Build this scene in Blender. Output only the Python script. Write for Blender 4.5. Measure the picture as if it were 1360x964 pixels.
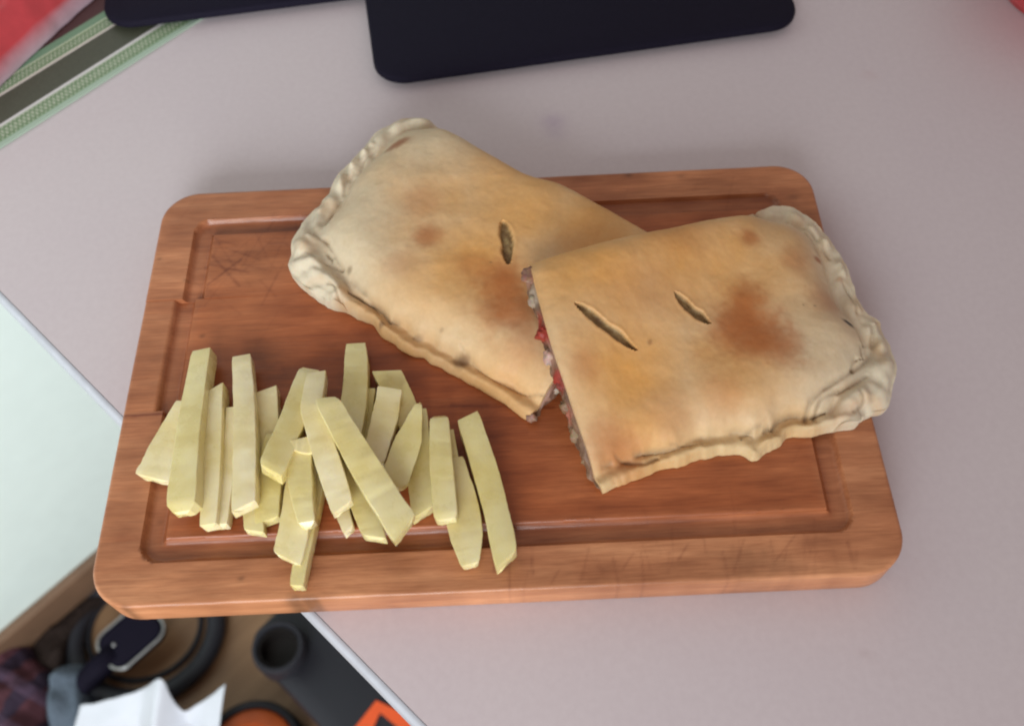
import bpy, bmesh, math, random
import numpy as np
from mathutils import Vector, Matrix

for o in list(bpy.data.objects):
    bpy.data.objects.remove(o, do_unlink=True)
scene = bpy.context.scene
COL = scene.collection

# ------------------------------------------------------------------ camera
W, H, F = 1360.0, 964.0, 1280.0            # photograph size and focal length in pixels
TH = 0.022                                 # board thickness; table top is z = 0
CW = np.array([0.01496919, -0.26412252, 0.43084741 + TH])
R = np.array([[0.99888642, -0.03575699, -0.03077919],
              [-0.04652722, -0.85469668, -0.51703849],
              [-0.00781913, 0.5178948, -0.85540858]])
u_, s_, vt_ = np.linalg.svd(R)
R = u_ @ vt_
FLOOR = -0.75

def at(px, py, z):
    d = R.T @ np.array([(px - W / 2) / F, (py - H / 2) / F, 1.0])
    k = (z - CW[2]) / d[2]
    return CW + k * d

cam_d = bpy.data.cameras.new('camera')
cam = bpy.data.objects.new('camera', cam_d)
COL.objects.link(cam)
m = Matrix.Identity(4)
for i in range(3):
    m[i][0] = R[0][i]; m[i][1] = -R[1][i]; m[i][2] = -R[2][i]; m[i][3] = CW[i]
cam.matrix_world = m
cam_d.sensor_fit = 'HORIZONTAL'
cam_d.sensor_width = 36.0
cam_d.lens = F / W * 36.0
cam_d.clip_start = 0.01
cam_d.clip_end = 50
cam_d.dof.use_dof = True
cam_d.dof.focus_distance = 0.49
cam_d.dof.aperture_fstop = 6.5
scene.camera = cam

# ------------------------------------------------------------------ light
wd = bpy.data.worlds.new('World'); scene.world = wd; wd.use_nodes = True
bg = wd.node_tree.nodes['Background']
bg.inputs[0].default_value = (1.0, 0.87, 0.83, 1)
bg.inputs[1].default_value = 0.44
def area(name, loc, target, sx, sy, energy, color):
    l = bpy.data.lights.new(name, 'AREA'); l.shape = 'RECTANGLE'
    l.size = sx; l.size_y = sy; l.energy = energy; l.color = color
    o = bpy.data.objects.new(name, l); COL.objects.link(o)
    o.location = loc
    o.rotation_euler = (Vector(target) - Vector(loc)).to_track_quat('-Z', 'Y').to_euler()
    return o
wl_ = area('window_light', (-0.45, -1.40, 0.50), (-0.50, 0.1, -0.15), 1.0, 0.9, 10.0, (0.88, 0.965, 1.0))
wl_.data.spread = math.radians(85)
scene.view_settings.view_transform = 'Standard'
scene.view_settings.look = 'None'
scene.view_settings.exposure = -0.08
scene.view_settings.gamma = 1.0
scene.cycles.pixel_filter_type = 'BLACKMAN_HARRIS'
scene.cycles.filter_width = 2.1

# ------------------------------------------------------------------ helpers
def tag(o, label, cat, group=None):
    o['label'] = label; o['category'] = cat
    if group: o['group'] = group
    return o
def empty(name, loc=(0, 0, 0), rz=0.0):
    o = bpy.data.objects.new(name, None); COL.objects.link(o)
    o.location = loc; o.rotation_euler = (0, 0, rz)
    o.empty_display_size = 0.02
    return o
def link(name, me, mat, parent=None, smooth=True, keep=True):
    o = bpy.data.objects.new(name, me); COL.objects.link(o)
    if mat is not None: me.materials.append(mat)
    if smooth:
        me.polygons.foreach_set('use_smooth', [True] * len(me.polygons))
    if parent is not None:
        o.parent = parent
        if keep:                       # mesh is in world coordinates
            o.matrix_parent_inverse = parent_world(parent).inverted()
    return o
def parent_world(p):
    mw = Matrix.LocRotScale(p.location, p.rotation_euler, p.scale)
    if p.parent is not None:
        mw = parent_world(p.parent) @ p.matrix_parent_inverse @ mw
    return mw
def pydata(name, v, f, mat, parent=None, smooth=True, cols=None):
    me = bpy.data.meshes.new(name)
    me.from_pydata([tuple(map(float, p)) for p in v], [], f)
    me.validate(); me.update()
    if cols is not None: set_cols(me, cols)
    return link(name, me, mat, parent, smooth)
def set_cols(me, cols):
    a = me.attributes.new('col', 'FLOAT_COLOR', 'POINT')
    c = np.ones((len(me.vertices), 4), np.float32); c[:, :3] = np.asarray(cols)[:, :3]
    a.data.foreach_set('color', c.ravel())
def from_bm(name, bm, mat, parent=None, smooth=True):
    bmesh.ops.recalc_face_normals(bm, faces=bm.faces)
    me = bpy.data.meshes.new(name); bm.to_mesh(me); bm.free()
    return link(name, me, mat, parent, smooth)
def autosmooth(o, deg=35):
    me = o.data
    bm = bmesh.new(); bm.from_mesh(me)
    for e in bm.edges:
        if len(e.link_faces) == 2 and e.calc_face_angle(0) > math.radians(deg): e.smooth = False
    bm.to_mesh(me); bm.free()
    return o
def hashv(ix, iy, seed):
    h = np.sin(ix * 127.1 + iy * 311.7 + seed * 74.7) * 43758.5453
    return h - np.floor(h)
def vnoise(x, y, seed=0):
    x = np.asarray(x, float); y = np.asarray(y, float)
    ix = np.floor(x); iy = np.floor(y); fx = x - ix; fy = y - iy
    fx = fx * fx * (3 - 2 * fx); fy = fy * fy * (3 - 2 * fy)
    a = hashv(ix, iy, seed); b = hashv(ix + 1, iy, seed)
    c = hashv(ix, iy + 1, seed); d = hashv(ix + 1, iy + 1, seed)
    return (a * (1 - fx) + b * fx) * (1 - fy) + (c * (1 - fx) + d * fx) * fy
def fbm(x, y, seed=0, oct=4):
    t = 0; amp = 0.5
    for k in range(oct):
        t = t + amp * (vnoise(x * 2 ** k, y * 2 ** k, seed + k * 13) - 0.5) * 2; amp *= 0.5
    return t
def smooth(a, b, x):
    t = np.clip((x - a) / (b - a), 0, 1); return t * t * (3 - 2 * t)

# ------------------------------------------------------------------ materials
class NT:
    def __init__(self, name, rough=0.5, spec=0.5):
        self.m = bpy.data.materials.new(name); self.m.use_nodes = True
        self.t = self.m.node_tree; self.n = self.t.nodes; self.l = self.t.links
        self.b = self.n['Principled BSDF']
        self.b.inputs['Roughness'].default_value = rough
        self.b.inputs['Specular IOR Level'].default_value = spec
    def node(self, typ, **kw):
        n = self.n.new(typ)
        for k, v in kw.items(): setattr(n, k, v)
        return n
    def put(self, sock, v):
        if hasattr(v, 'is_output'): self.l.new(v, sock)
        elif isinstance(v, (tuple, list)) and len(v) == 3 and sock.type == 'RGBA': sock.default_value = (*v, 1)
        else: sock.default_value = v
    def coord(self, kind='Object', scale=(1, 1, 1), rot=(0, 0, 0)):
        tc = self.node('ShaderNodeTexCoord'); mp = self.node('ShaderNodeMapping')
        self.l.new(tc.outputs[kind], mp.inputs[0])
        mp.inputs['Scale'].default_value = scale; mp.inputs['Rotation'].default_value = rot
        return mp.outputs[0]
    def noise(self, vec, scale, detail=4, rough=0.55, out=0):
        n = self.node('ShaderNodeTexNoise'); self.l.new(vec, n.inputs['Vector'])
        n.inputs['Scale'].default_value = scale; n.inputs['Detail'].default_value = detail
        n.inputs['Roughness'].default_value = rough
        return n.outputs[out]
    def ramp(self, fac, stops):
        r = self.node('ShaderNodeValToRGB'); self.l.new(fac, r.inputs[0])
        el = r.color_ramp.elements
        while len(el) > len(stops): el.remove(el[-1])
        while len(el) < len(stops): el.new(0.5)
        for e, (p, c) in zip(el, stops):
            e.position = p; e.color = (*c, 1) if len(c) == 3 else c
        return r.outputs[0]
    def mix(self, fac, a, b, mode='MIX'):
        n = self.node('ShaderNodeMix', data_type='RGBA', blend_type=mode)
        self.put(n.inputs[0], fac); self.put(n.inputs[6], a); self.put(n.inputs[7], b)
        return n.outputs[2]
    def math(self, op, a, b=0.0, c=0.0):
        n = self.node('ShaderNodeMath', operation=op)
        self.put(n.inputs[0], a); self.put(n.inputs[1], b); self.put(n.inputs[2], c)
        return n.outputs[0]
    def bump(self, h, strength=0.3, dist=0.001):
        n = self.node('ShaderNodeBump'); self.l.new(h, n.inputs['Height'])
        n.inputs['Strength'].default_value = strength; n.inputs['Distance'].default_value = dist
        self.l.new(n.outputs[0], self.b.inputs['Normal'])
    def color(self, c): self.put(self.b.inputs['Base Color'], c)
    def attr(self, name='col'):
        return self.node('ShaderNodeAttribute', attribute_name=name).outputs['Color']

def plain(name, c, rough=0.5, spec=0.5, var=0.08, scale=60, bump=0.0, metal=0.0):
    t = NT(name, rough, spec); v = t.coord()
    n = t.noise(v, scale)
    k0 = tuple(x * (1 - var) for x in c); k1 = tuple(min(1, x * (1 + var)) for x in c)
    t.color(t.ramp(n, [(0.3, k0), (0.7, k1)]))
    t.b.inputs['Metallic'].default_value = metal
    if bump: t.bump(t.noise(v, scale * 4), bump)
    return t.m

def mat_table():
    t = NT('table_laminate', 0.45, 0.35); v = t.coord()
    n = t.noise(v, 260, 3, 0.6); n2 = t.noise(v, 5, 3)
    c = t.ramp(n, [(0.35, (0.590, 0.505, 0.518)), (0.65, (0.612, 0.528, 0.540))])
    c2 = t.ramp(n2, [(0.3, (0.96, 0.95, 0.97)), (0.7, (1.0, 1.0, 1.0))])
    t.color(t.mix(1.0, t.mix(1.0, c, c2, 'MULTIPLY'), t.attr(), 'MULTIPLY'))
    t.bump(n, 0.03, 0.0003)
    return t.m
def mat_wood():
    t = NT('oiled_board_wood', 0.42, 0.4)
    tc = t.node('ShaderNodeTexCoord'); oi = t.node('ShaderNodeObjectInfo')
    off = t.node('ShaderNodeVectorMath', operation='SCALE')
    cmb = t.node('ShaderNodeCombineXYZ')
    for i in range(3): t.l.new(oi.outputs['Random'], cmb.inputs[i])
    t.l.new(cmb.outputs[0], off.inputs[0]); off.inputs['Scale'].default_value = 3.0
    add = t.node('ShaderNodeVectorMath', operation='ADD')
    t.l.new(tc.outputs['Object'], add.inputs[0]); t.l.new(off.outputs[0], add.inputs[1])
    def mp(s):
        q = t.node('ShaderNodeMapping'); t.l.new(add.outputs[0], q.inputs[0]); q.inputs['Scale'].default_value = s
        return q.outputs[0]
    g1 = t.noise(mp((9, 60, 60)), 1.0, 5, 0.55)
    g1.node.inputs['Distortion'].default_value = 0.9
    g2 = t.noise(mp((60, 900, 900)), 1.0, 3, 0.6)
    g3 = t.noise(mp((3, 14, 14)), 2.0, 3, 0.5)
    c = t.ramp(g1, [(0.25, (0.350, 0.125, 0.052)), (0.5, (0.470, 0.180, 0.076)), (0.78, (0.550, 0.232, 0.104))])
    c = t.mix(1.0, c, t.ramp(g2, [(0.3, (0.80, 0.76, 0.73)), (0.65, (1.04, 1.04, 1.04))]), 'MULTIPLY')
    c = t.mix(1.0, c, t.ramp(g3, [(0.3, (0.84, 0.80, 0.78)), (0.7, (1.08, 1.06, 1.05))]), 'MULTIPLY')
    c = t.mix(1.0, c, t.attr(), 'MULTIPLY')
    t.color(c)
    t.put(t.b.inputs['Roughness'], t.math('MULTIPLY_ADD', g3, 0.30, 0.20))
    t.bump(g2, 0.28, 0.0006)
    return t.m
def mat_dough():
    t = NT('baked_dough', 0.55, 0.32); v = t.coord()
    n = t.noise(v, 70, 5, 0.6); n2 = t.noise(v, 420, 4, 0.6); n3 = t.noise(v, 1500, 2, 0.5)
    c = t.mix(1.0, t.attr(), t.ramp(n, [(0.3, (0.95, 0.93, 0.90)), (0.7, (1.04, 1.04, 1.04))]), 'MULTIPLY')
    c = t.mix(1.0, c, t.ramp(n2, [(0.3, (0.96, 0.95, 0.94)), (0.65, (1.02, 1.02, 1.02))]), 'MULTIPLY')
    t.color(c)
    t.b.inputs['Subsurface Weight'].default_value = 0.18
    t.b.inputs['Subsurface Radius'].default_value = (0.004, 0.002, 0.001)
    t.bump(t.math('ADD', n2, t.math('MULTIPLY', n3, 0.3)), 0.10, 0.0007)
    return t.m
def mat_fry():
    t = NT('fried_potato', 0.42, 0.45)
    tc = t.node('ShaderNodeTexCoord'); v = tc.outputs['Object']
    oi = t.node('ShaderNodeObjectInfo')
    n = t.noise(v, 90, 4, 0.6); n2 = t.noise(v, 700, 3, 0.6); n3 = t.noise(v, 28, 3)
    c = t.ramp(n3, [(0.3, (0.69, 0.545, 0.205)), (0.52, (0.77, 0.655, 0.350)), (0.75, (0.82, 0.735, 0.490))])
    c = t.mix(1.0, c, t.ramp(n, [(0.3, (0.95, 0.94, 0.88)), (0.7, (1.03, 1.03, 1.04))]), 'MULTIPLY')
    c = t.mix(1.0, c, t.ramp(oi.outputs['Random'], [(0.0, (0.88, 0.86, 0.62)), (0.5, (0.95, 0.94, 0.87)), (1.0, (1.03, 1.03, 1.14))]), 'MULTIPLY')
    t.color(c)
    t.b.inputs['Subsurface Weight'].default_value = 0.4
    t.b.inputs['Subsurface Radius'].default_value = (0.006, 0.0045, 0.0015)
    t.put(t.b.inputs['Roughness'], t.ramp(n, [(0.35, (0.16, 0.16, 0.16)), (0.7, (0.55, 0.55, 0.55))]))
    t.bump(t.math('ADD', n2, n), 0.12, 0.0006)
    t.b.inputs['Coat Weight'].default_value = 0.45
    t.b.inputs['Coat Roughness'].default_value = 0.16
    return t.m
def mat_attr(name, rough=0.4, spec=0.5, nscale=500, sss=0.0):
    t = NT(name, rough, spec); v = t.coord()
    n = t.noise(v, nscale, 4)
    t.color(t.mix(1.0, t.attr(), t.ramp(n, [(0.3, (0.85, 0.85, 0.85)), (0.7, (1.08, 1.08, 1.08))]), 'MULTIPLY'))
    t.bump(n, 0.3, 0.001)
    t.b.inputs['Subsurface Weight'].default_value = sss
    t.b.inputs['Subsurface Radius'].default_value = (0.004, 0.002, 0.001)
    return t.m
def mat_floor():
    t = NT('laminate_floor', 0.4, 0.35); v = t.coord('Object', (1, 1, 1), (0, 0, math.radians(-45)))
    mp = t.node('ShaderNodeMapping'); t.l.new(v, mp.inputs[0]); mp.inputs['Scale'].default_value = (3, 40, 1)
    n = t.noise(mp.outputs[0], 2, 5, 0.6)
    t.color(t.ramp(n, [(0.3, (0.25, 0.135, 0.068)), (0.7, (0.35, 0.20, 0.105))]))
    return t.m
M = dict(
    table=mat_table(), wood=mat_wood(), dough=mat_dough(), fry=mat_fry(), floor=mat_floor(),
    edge=plain('white_edge_band', (0.45, 0.45, 0.49), 0.5),
    leg=plain('grey_metal_leg', (0.30, 0.30, 0.31), 0.35, metal=0.6),
    wall=plain('mint_wall_paint', (0.84, 0.95, 0.90), 0.6, 0.3, 0.02, 30, 0.05),
    base=plain('wood_baseboard', (0.20, 0.115, 0.07), 0.4, 0.4, 0.15, 20),
    filling=mat_attr('meat_filling', 0.5, 0.3, 600, 0.1),
    black=plain('matte_black_plastic', (0.0085, 0.0065, 0.0155), 0.75, 0.12, 0.15, 900, 0.15),
    rubber=plain('black_rubber', (0.010, 0.010, 0.012), 0.7, 0.3),
    charcoal=plain('charcoal_plastic', (0.022, 0.022, 0.029), 0.55, 0.4, 0.12, 400, 0.15),
    darkhole=plain('dark_socket_lining', (0.012, 0.009, 0.008), 0.6, 0.3),
    orange=plain('orange_plastic', (0.95, 0.13, 0.035), 0.4, 0.4, 0.05),
    rust=plain('dull_orange_plastic', (0.40, 0.075, 0.015), 0.45, 0.4, 0.1),
    silver=plain('silver_trim', (0.55, 0.54, 0.53), 0.3, metal=0.9),
    paper=plain('white_paper', (0.72, 0.74, 0.80), 0.7, 0.25, 0.02),
    sock=plain('slate_blue_fabric', (0.12, 0.15, 0.19), 0.9, 0.2, 0.15, 300, 0.4),
    redgloss=plain('red_plastic', (0.50, 0.035, 0.04), 0.35, 0.5, 0.05),
    film=mat_attr('printed_wrapper_film', 0.28, 0.6, 60),
)

# ------------------------------------------------------------------ room: floor, wall, table
E1 = np.array([1, -1, 0]) / math.sqrt(2)      # along the table's front edge
E2 = np.array([1, 1, 0]) / math.sqrt(2)       # away from that edge, along the wall
def box_pts(a0, a1, b0, b1, z0, z1):
    out = []
    for z in (z0, z1):
        for a, b in ((a0, b0), (a1, b0), (a1, b1), (a0, b1)):
            p = E1 * a + E2 * b; out.append((p[0], p[1], z))
    return out
BOXF = [(0, 3, 2, 1), (4, 5, 6, 7), (0, 1, 5, 4), (1, 2, 6, 5), (2, 3, 7, 6), (3, 0, 4, 7)]
def ebox(name, a0, a1, b0, b1, z0, z1, mat, parent=None, bev=0.0):
    bm = bmesh.new()
    vs = [bm.verts.new(p) for p in box_pts(a0, a1, b0, b1, z0, z1)]
    for f in BOXF: bm.faces.new([vs[i] for i in f])
    if bev:
        bmesh.ops.bevel(bm, geom=list(bm.edges), offset=bev, segments=2, profile=0.6, affect='EDGES')
    o = from_bm(name, bm, mat, parent, False)
    return o
WALL_A = -0.494
fl = ebox('floor', WALL_A - 0.1, 1.6, -1.6, 1.6, FLOOR - 0.02, FLOOR, M['floor']); fl['kind'] = 'structure'
wl = ebox('wall', WALL_A - 0.1, WALL_A, -1.6, 1.6, FLOOR + 0.0005, 0.9, M['wall']); wl['kind'] = 'structure'
ebox('baseboard', WALL_A + 0.0005, WALL_A + 0.014, -1.59, 1.59, FLOOR + 0.001, FLOOR + 0.075, M['base'], wl, 0.003)

tb0 = float(E2 @ at(420, 818.5, 0.0))          # front edge of the table top
table = empty('table', tuple(E1 * 0.2 + E2 * 0.25 + np.array([0, 0, FLOOR])))
tag(table, 'pale lilac laminate table with a white edge band under the chopping board', 'table')
# table top as a fine enough sheet to carry its stains
na, nb = 300, 240
A = np.linspace(WALL_A + 0.004, 1.0, na); B = np.linspace(tb0 + 0.0012, 0.85, nb)
AA, BB = np.meshgrid(A, B, indexing='ij')
X = AA * E1[0] + BB * E2[0]; Y = AA * E1[1] + BB * E2[1]
cols = np.ones((na * nb, 3))
P = np.stack([X.ravel(), Y.ravel()], 1)
for px, py, r, k, c in [(735, 162, 0.0065, 0.17, (1.0, 1.3, 0.7)), (738, 178, 0.0055, 0.10, (1, 1.2, .7)), (1154, 871, 0.0022, 0.2, (.7, 1, 1)), (1180, 895, .002, .12, (.7, 1, 1)), (1155, 100, .004, .10, (.4, 1, 1)), (50, 450, .002, .2, (1, 1, 1))]:
    q = at(px, py, 0)[:2]
    d = np.hypot(*(P - q).T)
    g = np.exp(-(d / r) ** 2)[:, None]
    cols *= 1 - g * k * np.array(c)
idx = lambda i, j: i * nb + j
v = [(x, y, 0.0) for x, y in P]
f = [(idx(i, j), idx(i + 1, j), idx(i + 1, j + 1), idx(i, j + 1)) for i in range(na - 1) for j in range(nb - 1)]
n0 = len(v)
ring = [idx(i, 0) for i in range(na)] + [idx(na - 1, j) for j in range(1, nb)] + [idx(i, nb - 1) for i in range(na - 2, -1, -1)] + [idx(0, j) for j in range(nb - 2, 0, -1)]
v += [(v[k][0], v[k][1], -0.022) for k in ring]
for k in range(len(ring)):
    k2 = (k + 1) % len(ring); f.append((ring[k2], ring[k], n0 + k, n0 + k2))
f.append([n0 + k for k in range(len(ring))][::-1])
cols = np.vstack([cols, np.ones((len(ring), 3))])
pydata('table_top', v, f, M['table'], table, False, cols)
V = []
EBP = [(tb0 + .0009, -.0004), (tb0 - .0002, -.0003), (tb0 - .0016, -.0010), (tb0 - .0024, -.0024), (tb0 - .0027, -.0046), (tb0 - .0027, -.0222), (tb0 + .0009, -.0222)]
for a in (WALL_A + 0.004, 1.0):
    V += [(*(E1 * a + E2 * b)[:2], z) for b, z in EBP]
k = len(EBP)
autosmooth(pydata('edge_band', V, [(i, k + i, k + (i + 1) % k, (i + 1) % k) for i in range(k)] + [tuple(range(k)), tuple(range(k, 2 * k))[::-1]], M['edge'], table), 50)
for a, b in ((-0.40, tb0 + 0.07), (0.93, tb0 + 0.07), (-0.40, 0.78), (0.93, 0.78)):
    bm = bmesh.new(); p = E1 * a + E2 * b
    bmesh.ops.create_cone(bm, cap_ends=True, segments=20, radius1=0.014, radius2=0.02, depth=0.75 - 0.0225,
                          matrix=Matrix.Translation((p[0], p[1], FLOOR + (0.75 - 0.0225) / 2)))
    from_bm('leg', bm, M['leg'], table)

# ------------------------------------------------------------------ chopping board of four glued planks
BW, BD, RC = 0.38, 0.2495, 0.021
def sd_rr(x, y, hx, hy, r):          # signed distance to a rounded rectangle, negative inside
    qx = np.abs(x) - hx + r; qy = np.abs(y) - hy + r
    return np.hypot(np.maximum(qx, 0), np.maximum(qy, 0)) + np.minimum(np.maximum(qx, qy), 0) - r
board = empty('cutting_board', (0, 0, 0))
tag(board, 'worn reddish wooden chopping board with a juice groove and rounded corners', 'chopping board')
JOINTS = [BD / 2, 0.0476, -0.0223, -0.0925, -BD / 2]
rng = np.random.RandomState(4)
MARKS = []                            # knife marks: x0,y0,x1,y1,width,strength
for k in range(30):
    cx, cy = rng.uniform(-0.158, -0.10), rng.uniform(0.045, 0.10)
    a = rng.choice([rng.normal(-0.8, 0.25), rng.normal(1.3, 0.3), rng.normal(-0.25, .2)]); L = rng.uniform(0.006, 0.022)
    MARKS.append((cx - L * math.cos(a), cy - L * math.sin(a), cx + L * math.cos(a), cy + L * math.sin(a), 0.0005, rng.uniform(.08, .26)))
for k in range(34):
    cx, cy = rng.uniform(0.0, 0.17), rng.uniform(-0.121, -0.106)
    a = rng.normal(1.5, 0.28); L = rng.uniform(0.003, 0.010)
    MARKS.append((cx - L * math.cos(a), cy - L * math.sin(a), cx + L * math.cos(a), cy + L * math.sin(a), 0.0006, rng.uniform(.06, .26)))
for k in range(40):
    cx, cy = rng.uniform(-0.18, 0.18), rng.uniform(-0.115, 0.115)
    a = rng.normal(1.4, 0.6); L = rng.uniform(0.004, 0.018)
    MARKS.append((cx - L * math.cos(a), cy - L * math.sin(a), cx + L * math.cos(a), cy + L * math.sin(a), 0.0005, rng.uniform(.05, .15)))
for (x0, y0), (x1, y1), w, s in [((165, 553), (222, 549), .0009, .75), ((600, 538), (735, 541), .0010, .4), ((640, 580), (700, 575), .0010, .25), ((555, 540), (640, 540), .0008, .35),
                                 ((270, 350), (330, 362), .0007, .4), ((276, 378), (320, 345), .0007, .4), ((282, 340), (318, 380), .0007, .4), ((300, 330), (345, 345), .0006, .35)]:
    a = at(x0, y0, TH); b = at(x1, y1, TH); MARKS.append((a[0], a[1], b[0], b[1], w, s))
SPOTS = []                            # dark bruises
for px, py, r, s in [(163, 810, .0028, .6), (393, 795, .0035, .45), (408, 796, .003, .45), (418, 797, .002, .4), (384, 797, .0025, .35), (673, 752, .004, .28), (690, 745, .0035, .22), (320, 768, .0015, .45),
                     (980, 748, .012, .18), (1010, 745, .010, .16), (1040, 752, .008, .14), (390, 500, .012, .22), (360, 470, .012, .15), (345, 475, .006, .2), (268, 446, .0016, .5), (212, 344, .0014, .4), (247, 372, .0016, .4), (210, 690, .0018, .3), (1055, 262, .004, .3), (835, 233, .0025, .45), (905, 234, .0025, .3)]:
    q = at(px, py, TH); SPOTS.append((q[0], q[1], r, s))
def board_xy(x, y, pi):
    d = -sd_rr(x, y, BW / 2, BD / 2, RC)                        # inset from the outline
    re = 0.0019
    z = np.where(d < re, -(re - np.sqrt(np.maximum(re * re - (re - np.clip(d, 0, re)) ** 2, 0))), 0.0)
    sh = np.where((x < -0.1), 0.0042, 0.0) if pi == 1 else 0.0
    dg = -sd_rr(x + sh, y, BW / 2 - 0.0268, BD / 2 - 0.0268, 0.004)
    g = np.abs(dg) / 0.0056
    gd = np.sqrt(np.clip(1 - g ** 2, 0, 1))
    z = z - 0.0036 * np.minimum(gd * 1.25, 1.0)
    if pi == 1: z = z - 0.0004 * smooth(-0.11, -0.15, x) * smooth(0.0, 0.03, y)
    jt, jb = JOINTS[pi], JOINTS[pi + 1]
    if pi > 0: z = z - 0.00006 * smooth(0.0005, 0.0, jt - y)
    if pi < 3: z = z - 0.00006 * smooth(0.0005, 0.0, y - jb)
    z = z + 0.00018 * fbm(x * 60, y * 160, 3)
    # stains: oil-soaked middle, dirt worked into the groove, bruises, knife marks
    inner = smooth(-0.004, 0.012, dg)
    c = np.ones(x.shape + (3,))
    blot = np.clip(0.62 + 0.55 * fbm(x * 14, y * 20, 8), 0, 1)
    clean = np.exp(-(((x + 0.135) / .035) ** 2 + ((y - 0.072) / .03) ** 2)) + 0.6 * np.exp(-(((x + 0.14) / .04) ** 2 + ((y + 0.0) / .05) ** 2)) + 0.35 * np.exp(-(((x - 0.14) / .03) ** 2 + ((y + 0.07) / .03) ** 2))
    st = (inner * (0.45 + 0.55 * blot) * (1 - 0.6 * np.clip(clean, 0, 1)))[..., None]
    c = c * (1 - st * np.array([0.25, 0.52, 0.68]))
    mot = (np.clip(fbm(x * 45, y * 90, 61, 4), -1, 1) * 0.34 + np.clip(fbm(x * 25, y * 320, 62, 3), -1, 1) * 0.24)[..., None]
    c = c * (1 + mot * np.array([0.8, 1.0, 1.1]))
    c = c * (1 + (1 - inner)[..., None] * np.array([0.0, 0.04, 0.12]))
    rimstain = (np.clip(fbm(x * 18, y * 30, 21), 0, 1) * (1 - inner))[..., None]
    c = c * (1 - rimstain * np.array([0.15, 0.30, 0.35]))
    gr = (np.clip(gd * 1.4, 0, 1) * (0.35 + 0.65 * np.abs(g) ** 2))[..., None]
    c = c * (1 - gr * np.array([0.26, 0.38, 0.42]))
    wob = fbm(x * 300, y * 300, 5) * 0.0005
    for x0, y0, x1, y1, w, s in MARKS:
        L2 = (x1 - x0) ** 2 + (y1 - y0) ** 2
        t = np.clip(((x - x0) * (x1 - x0) + (y - y0) * (y1 - y0)) / L2, 0, 1)
        dd = np.hypot(x - x0 - t * (x1 - x0), y - y0 - t * (y1 - y0)) + wob
        c = c * (1 - s * np.exp(-(dd / w) ** 2)[..., None] * np.array([0.8, 1.0, 1.0]))
    for sx, sy, r, s in SPOTS:
        dd = np.hypot(x - sx, (y - sy) * 1.5) * (1 + 0.5 * fbm(x * 250, y * 250, 31))
        c = c * (1 - s * np.exp(-(dd / r) ** 2)[..., None])
    tint = [(0.98, 0.95, 0.93), (1.0, 0.97, 0.94), (1.0, 1.0, 1.0), (1.05, 1.10, 1.12)][pi]
    return z, c * np.array(tint)
for pi in range(4):
    yt, yb = JOINTS[pi], JOINTS[pi + 1]
    gap = 0.00001
    yt2 = yt - (gap if pi > 0 else 0); yb2 = yb + (gap if pi < 3 else 0)
    ys = np.linspace(yb2, yt2, int((yt2 - yb2) / 0.0009))
    if pi == 0: ys = np.concatenate([ys[ys < yt2 - 0.004], yt2 - np.array([.004, .0032, .0026, .002, .0015, .001, .0006, .0003, .0001, 0])])
    if pi == 3: ys = np.concatenate([yb2 + np.array([0, .0001, .0003, .0006, .001, .0015, .002, .0026, .0032, .004]), ys[ys > yb2 + 0.004]])
    e = np.array([0, .0001, .0003, .0006, .001, .0015, .002, .0026, .0032])
    s = np.concatenate([e, np.linspace(.004, BW - .004, 400), BW - e[::-1]])
    V = []; C = []
    ny, nx = len(ys), len(s)
    qy = np.maximum(np.abs(ys) - (BD / 2 - RC), 0)
    ins = RC - np.sqrt(np.maximum(RC * RC - qy * qy, 0))
    half = BW / 2 - ins
    XX = (s[None, :] / BW * 2 - 1) * half[:, None]; YY = np.repeat(ys[:, None], nx, 1)
    z, c = board_xy(XX, YY, pi)
    V = np.stack([XX, YY, z + TH], -1).reshape(-1, 3); C = c.reshape(-1, 3)
    ii = np.arange(ny * nx).reshape(ny, nx)
    fc = np.stack([ii[:-1, :-1], ii[:-1, 1:], ii[1:, 1:], ii[1:, :-1]], -1).reshape(-1, 4).tolist()
    ring = list(ii[0, :]) + list(ii[1:, -1]) + list(ii[-1, -2::-1]) + list(ii[-2:0:-1, 0])
    n0 = len(V); L = len(ring)
    sk = []
    for lev in (0.010, 0.0035, 0.0008):
        q = V[ring].copy(); q[:, 2] = np.minimum(lev, q[:, 2] - 0.0002)
        if lev < 0.002: q[:, :2] *= np.array([0.9925, 1.0]) ; q[:, 1] = np.clip(q[:, 1], yb2 + (0.0014 if pi == 3 else 0), yt2 - (0.0014 if pi == 0 else 0))
        sk.append(q)
    V = np.vstack([V] + sk); Cs = C[ring]; C = np.vstack([C, Cs * 1.06, Cs * 1.06, Cs])
    prev = ring
    for l in range(3):
        cur = [n0 + l * L + k for k in range(L)]
        for k in range(L):
            k2 = (k + 1) % L; fc.append((prev[k2], prev[k], cur[k], cur[k2]))
        prev = cur
    fc.append(prev[::-1])
    autosmooth(pydata('plank', V, fc, M['wood'], board, True, C), 50)

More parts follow.
